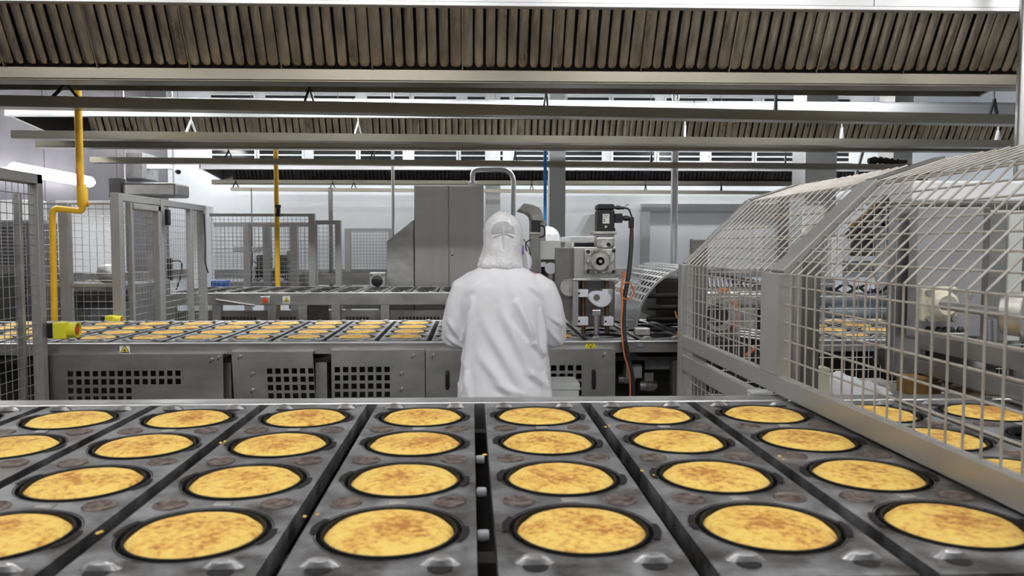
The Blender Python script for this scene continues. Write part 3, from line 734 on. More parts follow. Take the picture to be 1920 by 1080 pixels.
# robot/handling machine behind the fences
t = empty('handling_machine', (P(520, 520, 11).x, 11.3, .9), 'jumble of dark pneumatic machinery behind the far mesh fence', 'machine')
random.seed(5)
base = MB(); 
base.bb(P(405, 530, 11).x, P(575, 530, 11).x, 11, 11.8, .9, P(500, 528, 11).z); base.build('bench', 'mach', t, bevel=.01)
for nm, px0, px1, py0, py1, mm in (('arm', 440, 492, 462, 472, 'cast'), ('tower', 540, 552, 470, 530, 'mach'), ('gripper', 484, 500, 478, 520, 'machd'), ('head', 520, 538, 478, 512, 'machd'), ('slide', 470, 484, 500, 528, 'cast'), ('valve_block', 500, 514, 506, 526, 'mach')):
    a, b = P(px0, py0, 11.2), P(px1, py1, 11.2); MB().bb(a.x, b.x, 11.1, 11.3, b.z, a.z).build(nm, mm, t, bevel=.012)
for k in range(7):
    p0 = P(random.uniform(455, 555), random.uniform(485, 505), 11.05); p1 = P(random.uniform(455, 555), 526, 11.05)
    MB().tube(round_path([p0, (p0 + p1) / 2 + Vector((random.uniform(-.1, .1), -.05, random.uniform(0, .1))), p1], .1), .009, 6).build('hose', 'rubber', t, smooth=True)
a, b = P(400, 526, 9.9), P(428, 540, 9.9)
tag(MB().bb(a.x, b.x, 9.75, 10, b.z - .1, a.z).build('blue_crate', 'bluep', None, bevel=.01), 'small blue crate beyond the empty trays next to the gate', 'crate')
# pale machines seen through the left gate
t = empty('pressing_machine', (-3.0, 7.4, 0), 'low grey machine with pale round motors behind the mesh gate', 'machine')
MB().bb(-4.4, -2.95, 6.95, 7.8, .2, 1.22).build('body', 'mach', t, bevel=.02)
for xx in (-3.62, -3.15): MB().lathe((xx, 6.9, 1.30), [(.0, -.04), (.05, -.04), (.085, -.02), (.09, .1), (.05, .14)], 18, 'Y').build('motor', 'cast', t, smooth=True)
MB().bb(-4.2, -3.0, 7.3, 7.4, 1.22, 1.30).build('guide_rail', 'steel_b', t, bevel=.005)
MB().bb(-3.45, -3.0, 6.8, 6.95, 1.05, 1.16).build('roller_block', 'machd', t, bevel=.01)
MB().bb(-3.1, -2.96, 7.6, 7.75, 1.2, 1.95).build('support_column', 'steel', t, bevel=.005)
q = P(318, 505, 7.9); t = empty('wall_socket_panel', (q.x, 7.9, 1.2), 'black switch panel with looping cable behind the mesh gate', 'panel')
MB().box(q, (.05, .05, .22)).build('panel', 'black', t, bevel=.006)
MB().tube(round_path([q + Vector((.02, -.02, .08)), q + Vector((.13, -.02, .09)), q + Vector((.12, -.02, -.06)), q + Vector((.07, -.02, -.2))], .06), .008, 6).build('cable', 'rubber', t)
# big tank / dark machine behind near-left mesh
t = empty('mixing_machine', (-3.6, 6.6, 0), 'dark louvred machine behind the near mesh guard', 'machine')
MB().bb(-4.9, -3.45, 6.3, 6.7, 0, 1.75).build('housing', 'wallg', t, bevel=.02)
mb = MB()
for k in range(22): mb.bb(-4.8, -3.5, 6.285, 6.3, 1.10 + k * .028, 1.115 + k * .028)
mb.build('louvre_panel', 'steel_b', t)
MB().bb(-4.6, -3.5, 5.85, 6.28, .6, 1.38).build('drive_guard', 'machd', t, bevel=.05)
MB().bb(-4.4, -3.55, 5.75, 5.85, .7, 1.16).build('front_plate', 'bluep', t, bevel=.02)
for n_, (xx, w, yy) in enumerate(((-4.2, .62, 8.7), (-4.95, .5, 8.6), (-3.3, .2, 9.6))):
    tag(MB().bb(xx - w / 2, xx + w / 2, yy, yy + .3, 0, 2.03).build('wall_cabinet', 'white', None, bevel=.01), ['tall white cabinet seen through the fence behind the yellow pipe', 'white cabinet by the side wall behind the near mesh guard', 'narrow white cabinet seen through the mesh gate'][n_], 'cabinet')
# emergency stops
def estop(q, s_, label):
    t = empty('emergency_stop', tuple(q), label, 'emergency stop')
    MB().box(q + Vector((-.058 * s_, 0, 0)), (.03 * s_, .075 * s_, .08 * s_)).build('back_box', 'black', t, bevel=.004)
    MB().box(q + Vector((-.012 * s_, 0, 0)), (.065 * s_, .08 * s_, .085 * s_)).build('housing', 'ysafe', t, bevel=.006)
    MB().lathe(q + Vector((.02 * s_, 0, 0)), [(.034 * s_, 0), (.040 * s_, .01 * s_), (.040 * s_, .045 * s_), (.034 * s_, .046 * s_), (.033 * s_, .01 * s_)], 20, 'X').build('collar', 'ysafe', t, smooth=True)
    MB().lathe(q + Vector((.03 * s_, 0, 0)), [(.012 * s_, 0), (.012 * s_, .01 * s_), (.026 * s_, .014 * s_), (.026 * s_, .026 * s_), (.018 * s_, .032 * s_), (0, .033 * s_)], 18, 'X').build('push_button', 'red', t, smooth=True)
    return t
estop(P(122, 619, 4.08), 1.0, 'yellow emergency stop box with red button on the mesh post'); 
q = P(122, 619, 4.08); 
o = estop(P(212, 602, 5.36), .9, 'yellow emergency stop box on the far edge of the loaded conveyor')
def warn(px, py, Y, s_, label, m2='signw'):
    q = P(px, py, Y); t = empty('warning_sign', tuple(q), label, 'sign')
    MB().box(q, (s_, .002, s_)).build('backing', m2, t)
    def tri(r_, dy, m_, nm):
        MB().prism([q + Vector((-r_, dy, -r_ * .75)), q + Vector((r_, dy, -r_ * .75)), q + Vector((0, dy, r_ * .95))], (0, .0008, 0)).build(nm, m_, t)
    tri(s_ * .46, -.002, 'signk', 'border'); tri(s_ * .34, -.003, 'signy', 'triangle')
    sy = MB(); k = s_
    sy.bar(q + Vector((-.16 * k, -.0036, -.08 * k)), q + Vector((.12 * k, -.0036, -.16 * k)), .001, .07 * k); sy.bar(q + Vector((-.02 * k, -.0036, .05 * k)), q + Vector((.0, -.0036, -.1 * k)), .001, .06 * k, (1, 0, 0))
    sy.bar(q + Vector((-.18 * k, -.0036, -.24 * k)), q + Vector((.18 * k, -.0036, -.24 * k)), .001, .03 * k); sy.bar(q + Vector((.06 * k, -.0036, -.02 * k)), q + Vector((.1 * k, -.0036, -.12 * k)), .001, .05 * k, (1, 0, 0))
    sy.build('pictogram', 'signk', t); return t
warn(234, 655, Y2F - .002, .052, 'yellow hand hazard warning triangle on the beam near the mesh post')
warn(1107, 648, Y2F - .002, .052, 'yellow hand hazard warning triangle on the beam under the depositing machine', 'signy')
warn(1526, 652, Y2F - .002, .06, 'yellow warning sticker seen through the mesh guard', 'signy')
warn(537, 562, Y3F - .002, .075, 'faded yellow warning sticker on the far conveyor beam', 'signw')
q = P(498, 563, Y3F - .02); t = empty('start_switch', tuple(q), 'small red button switch on the far conveyor beam', 'switch')
MB().box(q, (.10, .04, .08)).build('box', 'cast', t, bevel=.005); MB().lathe(q + Vector((0, -.04, 0)), [(0, 0), (.025, 0), (.025, .02)], 12, 'Y').build('push_button', 'red', t)
tag(MB().box(P(1200, 645, Y2F - .006), (.034, .012, .03)).build('junction_plate', 'steel_b', None, bevel=.003), 'tiny square metal plate on the beam beside the orange cable', 'plate')

# ------------------------------------------------------------------ depositing machine
def D(x, y, Y): return P(960 + x / 3.856, 360 + y / 3.856, Y)
def dbox(mb, x0, x1, y0, y1, Y, dep):
    a, b = D(x0, y0, Y), D(x1, y1, Y); return mb.bb(a.x, b.x, Y, Y + dep, b.z, a.z)
YD = 4.36
q = D(595, 1000, YD); t = empty('depositing_machine', (q.x, YD, ZT2), 'tall steel depositing machine with black motor on top, beside the worker', 'machine')
dbox(MB(), 448, 748, 398, 632, YD, .30).build('upper_housing', 'steel_b', t, bevel=.004)
dbox(MB(), 440, 752, 628, 642, YD - .01, .32).build('shelf_plate', 'steel_b', t, bevel=.002)
dbox(MB(), 445, 742, 642, 970, YD + .12, .03).build('back_plate', 'steel_d', t, bevel=.002)
dbox(MB(), 440, 480, 642, 970, YD + .0, .12).build('side_rib', 'steel_b', t, bevel=.002)
mb = MB(); a, b = D(313, 402, YD + .06), D(448, 402, YD + .06); e1, e2 = D(448, 975, YD + .06), D(313, 800, YD + .06)
mb.prism([a, b, e1, D(400, 930, YD + .06), e2], (0, .03, 0)); mb.build('side_plate', 'steel_d', t, bevel=.002)
mb = MB(); mb.lathe(D(410, 690, YD + .04), [(.0, -.012), (.05, -.012), (.05, .012)], 24, 'Y'); mb.build('side_cam', 'cast', t, smooth=True, bevel=.002)
dbox(MB(), 428, 615, 362, 400, YD + .10, .25).build('top_tray', 'white', t, bevel=.004)
dbox(MB(), 450, 600, 366, 395, YD + .09, .01).build('top_window', 'glassd', t)
for x0 in (500, 672):
    c0, c1 = D(x0 + 15, 640, YD + .06), D(x0 + 15, 1025, YD + .06)
    MB().tube([c0, c1], .013, 14).build('guide_rod', 'brass', t, smooth=True)
for x0, x1, y0, y1 in ((473, 552, 705, 760), (473, 552, 905, 965), (665, 735, 905, 968), (655, 730, 705, 745)):
    cb = dbox(MB(), x0, x1, y0, y1, YD - .0, .085).build('clamp_block', 'nylon', t, bevel=.003)
    MB().lathe(D(x0 + 12, (y0 + y1) / 2, YD - .001), [(0, -.004), (.006, -.004), (.006, .001)], 10, 'Y').build('bolt', 'machd', cb)
# cam
cc = D(638, 772, YD - .02); mb = MB(); n = 28; pts = []
for k in range(n):
    a = 2 * math.pi * k / n; r_ = .056 + .006 * math.cos(2 * a + .8) + .003 * math.sin(3 * a)
    pts.append(cc + Vector((r_ * math.cos(a) * 1.08, 0, r_ * math.sin(a) * .88)))
cam_ = mb.prism(pts, (0, .03, 0)).build('crank_disc', 'nylon', t, bevel=.006, smooth=True)
MB().lathe(D(612, 762, YD - .02), [(0, -.008), (.016, -.008), (.018, -.002), (.018, .002)], 16, 'Y').build('crank_pin', 'steel_d', cam_, smooth=True)
dbox(MB(), 700, 728, 706, 780, YD - .015, .04).build('crank_arm', 'cast', t, bevel=.003)
dbox(MB(), 580, 644, 852, 892, YD - .03, .05).build('piston_head', 'steel_b', t, bevel=.004)
MB().tube([D(611, 890, YD - .01), D(611, 1052, YD - .01)], .015, 14).build('piston', 'steel_b', t, smooth=True)
dbox(MB(), 590, 632, 1045, 1062, YD - .035, .05).build('piston_foot', 'steel_d', t, bevel=.003)
# gearbox
dbox(MB(), 527, 742, 412, 588, YD - .035, .035).build('gearbox_flange', 'cast', t, bevel=.006)
gc = D(628, 500, YD - .035)
mb = MB(); mb.lathe(gc, [(.022, -.022), (.024, -.05), (.048, -.05), (.052, -.042), (.060, -.03), (.066, -.012), (.068, 0)], 32, 'Y'); mb.f = mb.f[:-2]
mb.lathe(gc, [(0, -.02), (.022, -.021)], 32, 'Y')
gh = mb.build('gear_hub', 'cast', t, smooth=True)
MB().lathe(gc, [(0, -.058), (.009, -.058), (.011, -.05), (.011, -.02)], 14, 'Y').build('shaft_end', 'steel_b', gh, smooth=True)
mb = MB(); mb.lathe(gc, [(.0, -.024), (.021, -.024)], 20, 'Y'); mb.build('shaft_seal', 'brass', gh)
mb = MB()
for k in range(10):
    a = 2 * math.pi * k / 10; mb.box(gc + Vector((.062 * math.cos(a), -.014, .062 * math.sin(a))), (.016, .026, .016), Matrix.Rotation(-a, 3, 'Y'))
mb.build('hub_lugs', 'cast', gh, bevel=.002)
for x, y in ((550, 430), (735, 425), (550, 573), (735, 575)):
    MB().lathe(D(x, y, YD - .036), [(0, -.010), (.009, -.010), (.011, -.004), (.011, 0)], 6, 'Y').build('bolt', 'machd', t)
nk = D(675, 400, YD); zt = D(675, 320, YD).z
MB().lathe((nk.x, YD + .03, nk.z), [(.052, 0), (.050, .02), (.046, .05), (.046, zt - nk.z)], 20).build('gearbox_neck', 'cast', t, smooth=True)
dbox(MB(), 612, 745, 320, 405, YD - .02, .11).build('gearbox_body', 'cast', t, bevel=.014)
MB().lathe(D(698, 380, YD - .02), [(0, -.004), (.010, -.004), (.012, 0)], 12, 'Y').build('plug', 'black', t)
dbox(MB(), 590, 758, 284, 308, YD - .03, .13).build('motor_flange', 'cast', t, bevel=.004)
dbox(MB(), 604, 742, 308, 322, YD - .022, .115).build('motor_flange', 'steel_b', t, bevel=.004)
dbox(MB(), 618, 742, 130, 284, YD - .015, .10).build('motor_body', 'black', t, bevel=.007)
mb = dbox(MB(), 618, 742, 90, 126, YD - .016, .102); dbox(mb, 624, 735, 86, 132, YD - .010, .092); mb.build('motor_cap', 'black', t, bevel=.006)
lb = dbox(MB(), 656, 704, 158, 228, YD - .0165, .0012).build('rating_plate', 'signw', t)
mb = MB(); dbox(mb, 664, 696, 168, 171, YD - .018, .001); dbox(mb, 664, 690, 180, 183, YD - .018, .001); dbox(mb, 664, 672, 196, 204, YD - .018, .001); dbox(mb, 664, 672, 210, 218, YD - .018, .001); mb.build('plate_print', 'signk', lb)
MB().prism([D(672, 240, YD - .017), D(672, 262, YD - .017), D(692, 250, YD - .017)], (0, .001, 0)).build('arrow_mark', 'signw', t)
for x in (624, 740): dbox(MB(), x - 8, x + 8, 262, 286, YD - .02, .02).build('motor_bolt', 'machd', t, bevel=.002)
mb = dbox(MB(), 742, 800, 155, 222, YD + .01, .05); mb.tube([D(800, 190, YD + .035), D(850, 190, YD + .035)], .013, 12); mb.tube([D(812, 190, YD + .035), D(838, 190, YD + .035)], .016, 12)
mb.build('power_plug', 'black', t, bevel=.003)
mb = dbox(MB(), 850, 884, 180, 262, YD + .015, .04); mb.build('elbow_plug', 'black', t, bevel=.006)
mb = MB().tube([D(742, 112, YD + .03), D(808, 116, YD + .03)], .009, 10); mb.tube([D(755, 112, YD + .03), D(780, 114, YD + .03)], .012, 10); mb.build('signal_plug', 'black', t)
MB().tube(round_path([D(800, 115, YD + .03), D(845, 120, YD + .03), D(868, 185, YD + .03)], .06, 8), .005, 8).build('signal_cable', 'rubber', t, smooth=True)
MB().tube([D(806, 112, YD + .03), D(843, 88, YD + .01)], .0025, 6).build('cable_tie', 'cast', t)
mb = MB().tube(round_path([D(866, 255, YD + .03), D(862, 400, YD), D(842, 620, YD - .05), D(812, 760, YD - .10), D(805, 960, YD - .2), D(815, 1085, Y2F - .03)], .2, 6), [.010] * 1 + [.0125] * (len(round_path([0] * 0 + [D(866, 255, YD + .03), D(862, 400, YD), D(842, 620, YD - .05), D(812, 760, YD - .10), D(805, 960, YD - .2), D(815, 1085, Y2F - .03)], .2, 6)) - 1), 10)
tag(mb.build('power_cable', 'rubber', None, smooth=True), 'thick black cable hanging from the motor down to the conveyor beam', 'cable')
pth = round_path([D(815, 1075, Y2F - .035), P(1177, 668, Y2F - .03), P(1186, 712, Y2F - .03), P(1188, 800, Y2F - .03)], .2, 6)
tag(MB().tube(pth, .014, 8).build('floor_cable', 'rubber', None, smooth=True), 'dark cable running down in front of the open conveyor side', 'cable')
# orange cable: a small tied coil and a long drop
mb = MB(); oc = D(832, 715, YD - .125)
loop = []
for k in range(52):
    a = k / 51 * 2 * math.pi * 2.2 + 1.2; loop.append(oc + Vector((.036 * math.cos(a) * (1 - .1 * math.sin(k)), -.006 * math.sin(k * .5), .046 * math.sin(a))))
mb.tube(loop, .0038, 6)
mb.tube(round_path([D(806, 600, YD - .12), D(790, 700, YD - .13), D(800, 800, YD - .13), D(788, 960, YD - .24), D(800, 1075, Y2F - .05), P(1170, 665, Y2F - .05), P(1181, 700, Y2F - .05), P(1183, 800, Y2F - .05)], .12, 6), .0048, 8)
mb.bar(D(806, 575, YD - .12), D(812, 625, YD - .12), .022, .016)
tag(mb.build('orange_cable', 'orange', None, smooth=True), 'orange cable tied in a small coil, dropping to the floor past the conveyor', 'cable')
# companion unit behind
YE = 4.95
q = D(250, 600, YE); t = empty('filling_unit', (q.x, YE, ZT2), 'smaller steel filling unit with pale box, between the worker and the tall machine', 'machine')
dbox(MB(), 196, 352, 352, 488, YE, .16).build('pale_box', 'white' if False else 'box', t, bevel=.004)
dbox(MB(), 190, 312, 488, 1000, YE + .06, .04).build('back_plate', 'steel_d', t)
dbox(MB(), 196, 208, 488, 640, YE, .06).build('side_rib', 'steel_b', t)
MB().lathe(D(278, 552, YE), [(0, -.02), (.036, -.02), (.038, .0), (.038, .02)], 22, 'Y').build('crank_disc', 'nylon', t, smooth=True)
dbox(MB(), 208, 246, 508, 542, YE - .02, .05).build('clamp_block', 'nylon', t, bevel=.003)
MB().tube([D(275, 590, YE), D(278, 760, YE)], .012, 10).build('piston', 'steel_b', t, smooth=True)
MB().tube([D(232, 540, YE + .03), D(232, 780, YE + .03)], .012, 10).build('guide_rod', 'machd', t, smooth=True)
dbox(MB(), 262, 292, 600, 630, YE - .02, .04).build('piston_head', 'steel_b', t, bevel=.003)
q = D(166, 400, 4.9); t = empty('motor_column', (q.x, 4.9, ZT2), 'dark upright post with small black motor next to the worker\'s hood', 'machine')
dbox(MB(), 134, 198, 300, 1000, 4.9, .07).build('column', 'steel_d', t, bevel=.004)
dbox(MB(), 140, 206, 206, 292, 4.9, .09).build('motor', 'black', t, bevel=.006)
dbox(MB(), 132, 208, 290, 306, 4.89, .1).build('flange', 'cast', t, bevel=.003)
MB().tube(round_path([D(200, 240, 4.93), D(238, 250, 4.9), D(236, 320, 4.9), D(196, 330, 4.93)], .05, 8), .005, 8).build('looped_cable', 'rubber', t, smooth=True)
MB().tube(round_path([D(135, 345, 4.9), D(96, 365, 4.88), D(105, 430, 4.88), D(118, 470, 4.9)], .05, 6), .004, 6).build('thin_cable', 'rubber', t, smooth=True)
MB().tube([D(70, 320, 4.9), D(120, 400, 4.9), D(135, 460, 4.9)], .003, 6).build('thin_cable', 'rubber', t, smooth=True)
# bent duct
mb = MB(); dpoly = [D(x, y, 6.2) for x, y in ((45, 130), (85, 80), (150, 88), (200, 110), (222, 160), (228, 214), (145, 206), (136, 172), (108, 150))]
mb.prism(dpoly, (0, .3, 0))
tag(mb.build('bent_duct', 'steel_d', None, bevel=.006), 'bent grey steel duct mouth above the small black motor', 'duct')
t = empty('duct_support', tuple(D(185, 700, 6.25)), 'square steel stand under the bent duct', 'stand')
a = D(185, 206, 6.3); MB().bb(a.x - .06, a.x + .06, 6.25, 6.4, 0, a.z).build('post', 'steel_d', t)
# cone hopper film behind the motor
mb = MB(); pl = [D(565, 160, 6.0), D(640, 150, 6.0), D(650, 330, 6.0), D(488, 330, 6.0), D(500, 280, 6.0)]
M['clearg'] = mat('grey_clear_sheet', (.35, .36, .36), 0, .25, alpha=.6)
mb.prism(pl, (0, .35, 0)); tag(mb.build('clear_hopper', 'clearg', None, bevel=.004), 'smoky clear slanted hopper standing behind the black motor', 'hopper')
a, b = D(390, 335, 6.2), D(640, 400, 6.2)
t = empty('hopper_bench', ((a.x + b.x) / 2, 6.3, 0), 'white bench top carrying the smoky hopper', 'bench')
MB().bb(a.x, b.x, 5.95, 6.6, a.z - .03, a.z + .012).build('bench_top', 'white', t, bevel=.004)
for xx in (a.x + .03, b.x - .05): MB().bb(xx, xx + .04, 6.2, 6.24, 0, a.z - .03).build('leg', 'steel', t)
# small crate under the conveyor at the worker
a, b = P(1040, 710, 4.0), P(1078, 745, 4.0)
t = empty('white_box', ((a.x + b.x) / 2, 3.98, 0), 'plain white box standing beside the worker in front of the panels', 'box')
MB().bb(a.x - .10, b.x, 3.85, 4.06, .0, a.z - .004).build('body', 'box', t, bevel=.003)
MB().bb(a.x - .104, b.x + .004, 3.846, 4.064, a.z - .03, a.z).build('lid', 'box', t, bevel=.002)

# ------------------------------------------------------------------ curved slotted guard
ctr = Vector((P(1300, 620, 4.3).x + .02, 4.3, P(1190, 620, 4.3).z)); RG = .345
RGx = ctr.x - P(1192, 620, 4.3).x; RGz = P(1280, 500, 4.3).z - ctr.z
t = empty('curved_guard', (ctr.x - .2, 4.8, ZT2), 'quarter round guard of slotted sheet over the conveyor by the tall machine', 'guard')
def gp(a, y): return Vector((ctr.x + RGx * math.cos(R(a)), y, ctr.z + RGz * math.sin(R(a))))
Y0g, Y1g = 4.3, 5.3
for yy in (Y0g, Y1g):
    mb = MB()
    for a in range(88, 180, 4): mb.bar(gp(a, yy), gp(a + 4.2, yy), .012, .018, (0, 1, 0))
    mb.build('edge_frame', 'steel_b', t)
mb = MB()
for a in [88 + i * 7.2 for i in range(10)]: mb.bar(gp(a, Y0g), gp(a, Y1g), .013, .003, (math.cos(R(a)), 0, math.sin(R(a))))
for j in range(1, 12):
    yy = Y0g + j * .085
    w = .022
    for a in range(88, 153, 5): mb.bar(gp(a, yy), gp(a + 5.1, yy), w, .003, (math.cos(R(a)), 0, math.sin(R(a))))
mb.build('slotted_sheet', 'steel_b', t)
mb = MB()
for a in range(153, 180, 3): mb.bar(gp(a, (Y0g + Y1g) / 2), gp(a + 3.2, (Y0g + Y1g) / 2), Y1g - Y0g, .003, (math.cos(R(a)), 0, math.sin(R(a))))
mb.build('lower_sheet', 'clearg', t)
q = P(1203, 621, 4.28); MB().box(q, (.085, .05, .04)).build('foot_bracket', 'cast', t, bevel=.006)
# dark drive under the curved guard
t = empty('drive_assembly', (ctr.x, 4.9, ZT2), 'near-black drive machinery inside the curved guard', 'machine')
MB().bb(ctr.x - .12, ctr.x + .12, 4.75, 5.2, ZT2 + .05, ctr.z + .27).build('housing', 'machd', t, bevel=.02)
MB().bb(ctr.x + .02, ctr.x + .14, 4.5, 4.76, ZT2 + .02, ctr.z + .16).build('gear_cover', 'machd', t, bevel=.02)
for k in range(3): MB().tube([(ctr.x - .2, 4.66, ctr.z + .03 + .07 * k), (ctr.x + .1, 4.66, ctr.z + .03 + .07 * k)], .016, 10).build('roller', 'machd', t, smooth=True)
for k in range(7): MB().lathe((ctr.x + .035 , 4.49, ZT2 + .04 + .04 * k), [(0, -.006), (.007, -.006), (.007, 0)], 8, 'Y').build('bolt', 'steel', t)
mb = MB(); oc = P(1272, 603, 4.35)
mb.tube(round_path([oc + Vector((-.02, 0, .06)), oc + Vector((-.01, -.01, .01)), oc + Vector((.012, 0, .07)), oc + Vector((.005, 0, -.04)), oc + Vector((-.012, 0, -.08))], .03, 5), .004, 6)
tag(mb.build('orange_cable', 'orange', None, smooth=True), 'short orange cable twist in the dark opening of the curved guard', 'cable')

# ------------------------------------------------------------------ big mesh cage on the right
XG, ZG0, ZG1, XT, ZTP = .85, 1.19, 1.473, 1.105, 1.722
YG0, YG1, YM = .62, 3.11, 2.15
t = empty('mesh_guard', (XG, 1.9, 0), 'large bent stainless mesh guard over the trays, beside the camera', 'mesh guard')
u, sl, slen = Vector((0, 1, 0)), Vector((XT - XG, 0, ZTP - ZG1)), math.hypot(XT - XG, ZTP - ZG1)
WR = .0026
grid_wires((XG, YG0, ZG0), u, (0, 0, 1), YG1 - YG0, ZG1 - ZG0, .0495, WR, 6).build('side_mesh', 'wire', t, smooth=True)
grid_wires((XG, YG0, ZG1), u, sl, YG1 - YG0, slen, .0495, WR, 6).build('sloped_mesh', 'wire', t, smooth=True)
grid_wires((XT, YG0, ZTP), u, (1, 0, .33), YG1 - YG0, .2, .0495, WR, 6).build('roof_mesh', 'wire', t, smooth=True)
grid_wires((XG + .02, YG1, .5), (1, 0, 0), (0, 0, 1), 1.4, ZG1 - .5, .0495, .002, 5).build('end_mesh', 'wire', t, smooth=True)
grid_wires((XT + .02, YG1, ZG1), (1, 0, 0), (0, 0, 1), 1.1, ZTP - ZG1, .0495, .002, 5).build('end_mesh', 'wire', t, smooth=True)
grid_wires((XG, YM + .2, .72), u, (0, 0, 1), YG1 - YM - .2, .33, .0495, .002, 5).build('lower_mesh', 'wire', t, smooth=True)
fb_ = .045
MB().bb(XG - .012, XG + .012, YG0, YG1, 1.14, ZG0 + .002).build('bottom_rail', 'frame', t, bevel=.003)
MB().bb(XG - .014, XG + .014, YM + .17, YG1 - .04, 1.053, 1.118).build('lower_rail', 'frame', t, bevel=.003)
MB().bb(XG - .02, XG + .03, YG1 - .04, YG1 + .01, 0, ZG1).build('end_post', 'frame', t, bevel=.003)
MB().bb(XG - .02, XG + .02, YM + .14, YM + .17, .0, 1.12).build('lower_post', 'steel', t, bevel=.003)
MB().bb(XG - .016, XG + .024, YM - .05, YM + .08, ZG0, ZG1).build('middle_post', 'frame', t, bevel=.003)
for yy, w, mm in ((YG1 - .015, .035, 'frame'), (YM - .005, .09, 'frame')):
    MB().bar((XG, yy, ZG1), (XT, yy, ZTP), .02, w, (0, 1, 0)).build('sloped_bar', mm, t, bevel=.003)
    MB().bar((XT, yy, ZTP), (XT + .195, yy, ZTP + .063), .02, w * .6, (0, 1, 0)).build('roof_bar', 'steel_d', t, bevel=.003)
MB().bb(XG + .03, XG + .09, YG1 - .02, YG1 + .03, 0, ZG1 + .1).build('inner_post', 'steel_d', t, bevel=.003)
q = P(1522, 600, 2.75); MB().bb(q.x - .025, q.x + .025, 2.74, 2.80, .3, 1.50).build('inner_post', 'steel_d', t, bevel=.003)
q = P(1492, 600, 2.55); MB().bb(q.x - .012, q.x + .016, 2.54, 2.58, 1.0, 1.50).build('inner_post', 'steel', t, bevel=.002)
a, b = P(1395, 385, 3.3), P(1475, 395, 3.3)
MB().bb(P(1458, 400, 3.2).x, P(1474, 400, 3.2).x, 3.16, 3.20, 1.2, 1.74).build('inner_post', 'steel_d', t, bevel=.002)
q = P(1425, 735, 2.25); mb = MB(); 
for k in range(3): mb.box(q + Vector((0, 0, -.012 * k)), (.06, .05, .009))
tag(mb.build('hinge_block', 'white', None, bevel=.002), 'stack of pale hinge leaves at the foot of the mesh guard', 'hinge')

# ------------------------------------------------------------------ machinery inside the cage
def G(x0, x1, y0, y1, Y, dep, name, m_, parent=None, bevel=.004, lab=None, cat=None):
    a, b = P(x0, y0, Y), P(x1, y1, Y); o = MB().bb(a.x, b.x, Y, Y + dep, b.z, a.z).build(name, m_, parent, bevel=bevel)
    if lab: tag(o, lab, cat)
    return o
q = P(1765, 660, 2.35); t = empty('press_machine', (q.x, 2.4, 1.0), 'grey press with large upright plate and bearing, inside the mesh guard', 'machine')
M['plate'] = mat('grey_plate', (.50, .50, .51), .5, .45, .25, 6, bump=.06)
G(1722, 1838, 388, 632, 2.42, .05, 'main_plate', 'plate', t)
G(1682, 1724, 388, 700, 2.50, .05, 'side_plate', 'steel_b', t)
G(1838, 1850, 388, 640, 2.44, .22, 'plate_edge', 'brown' if False else 'steel_d', t)
G(1729, 1796, 538, 604, 2.38, .03, 'bearing_flange', 'cream', t, .008)
bc = P(1766, 571, 2.38)
MB().lathe(bc, [(.025, -.03), (.03, -.032), (.042, -.02), (.046, 0)], 24, 'Y').build('bearing_ring', 'cream', t, smooth=True)
MB().lathe(bc, [(0, -.02), (.026, -.024), (.032, -.022)], 24, 'Y').build('bearing_core', 'brass', t, smooth=True)
for x, y in ((1740, 548), (1786, 548), (1740, 597), (1786, 597), (1817, 556)):
    MB().lathe(P(x, y, 2.38), [(0, -.012), (.009, -.012), (.011, -.002), (.011, 0)], 8, 'Y').build('bolt', 'steel_b', t, smooth=True)
MB().tube([P(1768, 572, 2.30) , P(1890, 588, 1.98)], .014, 14).build('drive_shaft', 'steel_b', t, smooth=True)
MB().tube([P(1880, 588, 2.0), P(1925, 590, 1.96)], [.055, .06], 20).build('shaft_drum', 'cast', t, smooth=True, bevel=.004)
for x in (1842, 1853, 1864): MB().tube([P(x, 600, 2.7), P(x, 650, 2.7)], .008, 8).build('rod', 'steel_b', t, smooth=True)
G(1850, 1880, 395, 640, 2.85, .05, 'upright', 'steel', t); G(1893, 1912, 395, 640, 2.9, .05, 'upright', 'box', t); G(1880, 1925, 400, 640, 3.05, .04, 'back_plate', 'steel_d', t)
G(1733, 1815, 624, 640, 2.40, .2, 'bearing_base', 'steel', t)
for x in (1740, 1760, 1772, 1782, 1800): MB().lathe(P(x, 624, 2.42), [(.014, 0), (.012, .012), (.006, .02), (0, .02)], 10).build('bolt', 'black', t)
for (p0, p1, w, h) in ((P(1731, 638, 2.4), P(2050, 702, 1.75), .05, .05), (P(1700, 678, 2.45), P(2080, 775, 1.70), .05, .045)):
    MB().bar(p0, p1, w, h).build('side_beam', 'steel', t, bevel=.003)
G(1700, 1735, 640, 700, 2.52, .1, 'bracket', 'steel_d', t)
G(1735, 1890, 655, 690, 2.62, .1, 'inner_housing', 'machd', t, .01)
for x in (1832, 1850, 1905): MB().lathe(P(x, 690, 2.45), [(0, -.04), (.02, -.04), (.026, -.02), (.026, .02), (.02, .04), (0, .04)], 14).build('spring_stack', 'steel_b' if x != 1850 else 'machd', t, smooth=True)
G(1707, 1742, 708, 742, 2.28, .08, 'block', 'brown', None, .006, 'small brown block on the trays inside the guard, under the press', 'block')
G(1742, 1766, 712, 748, 2.3, .08, 'block', 'brass', None, .006, 'darker bronze block beside the small brown block under the press', 'block')
mb = MB().lathe(P(1860, 742, 2.18), [(.10, 0), (.105, .006), (.105, .02), (.07, .024), (.0, .024)], 28); tag(mb.build('pressing_disc', 'brass', None, smooth=True), 'flat bronze coloured pressing disc above the last trays inside the guard', 'disc')
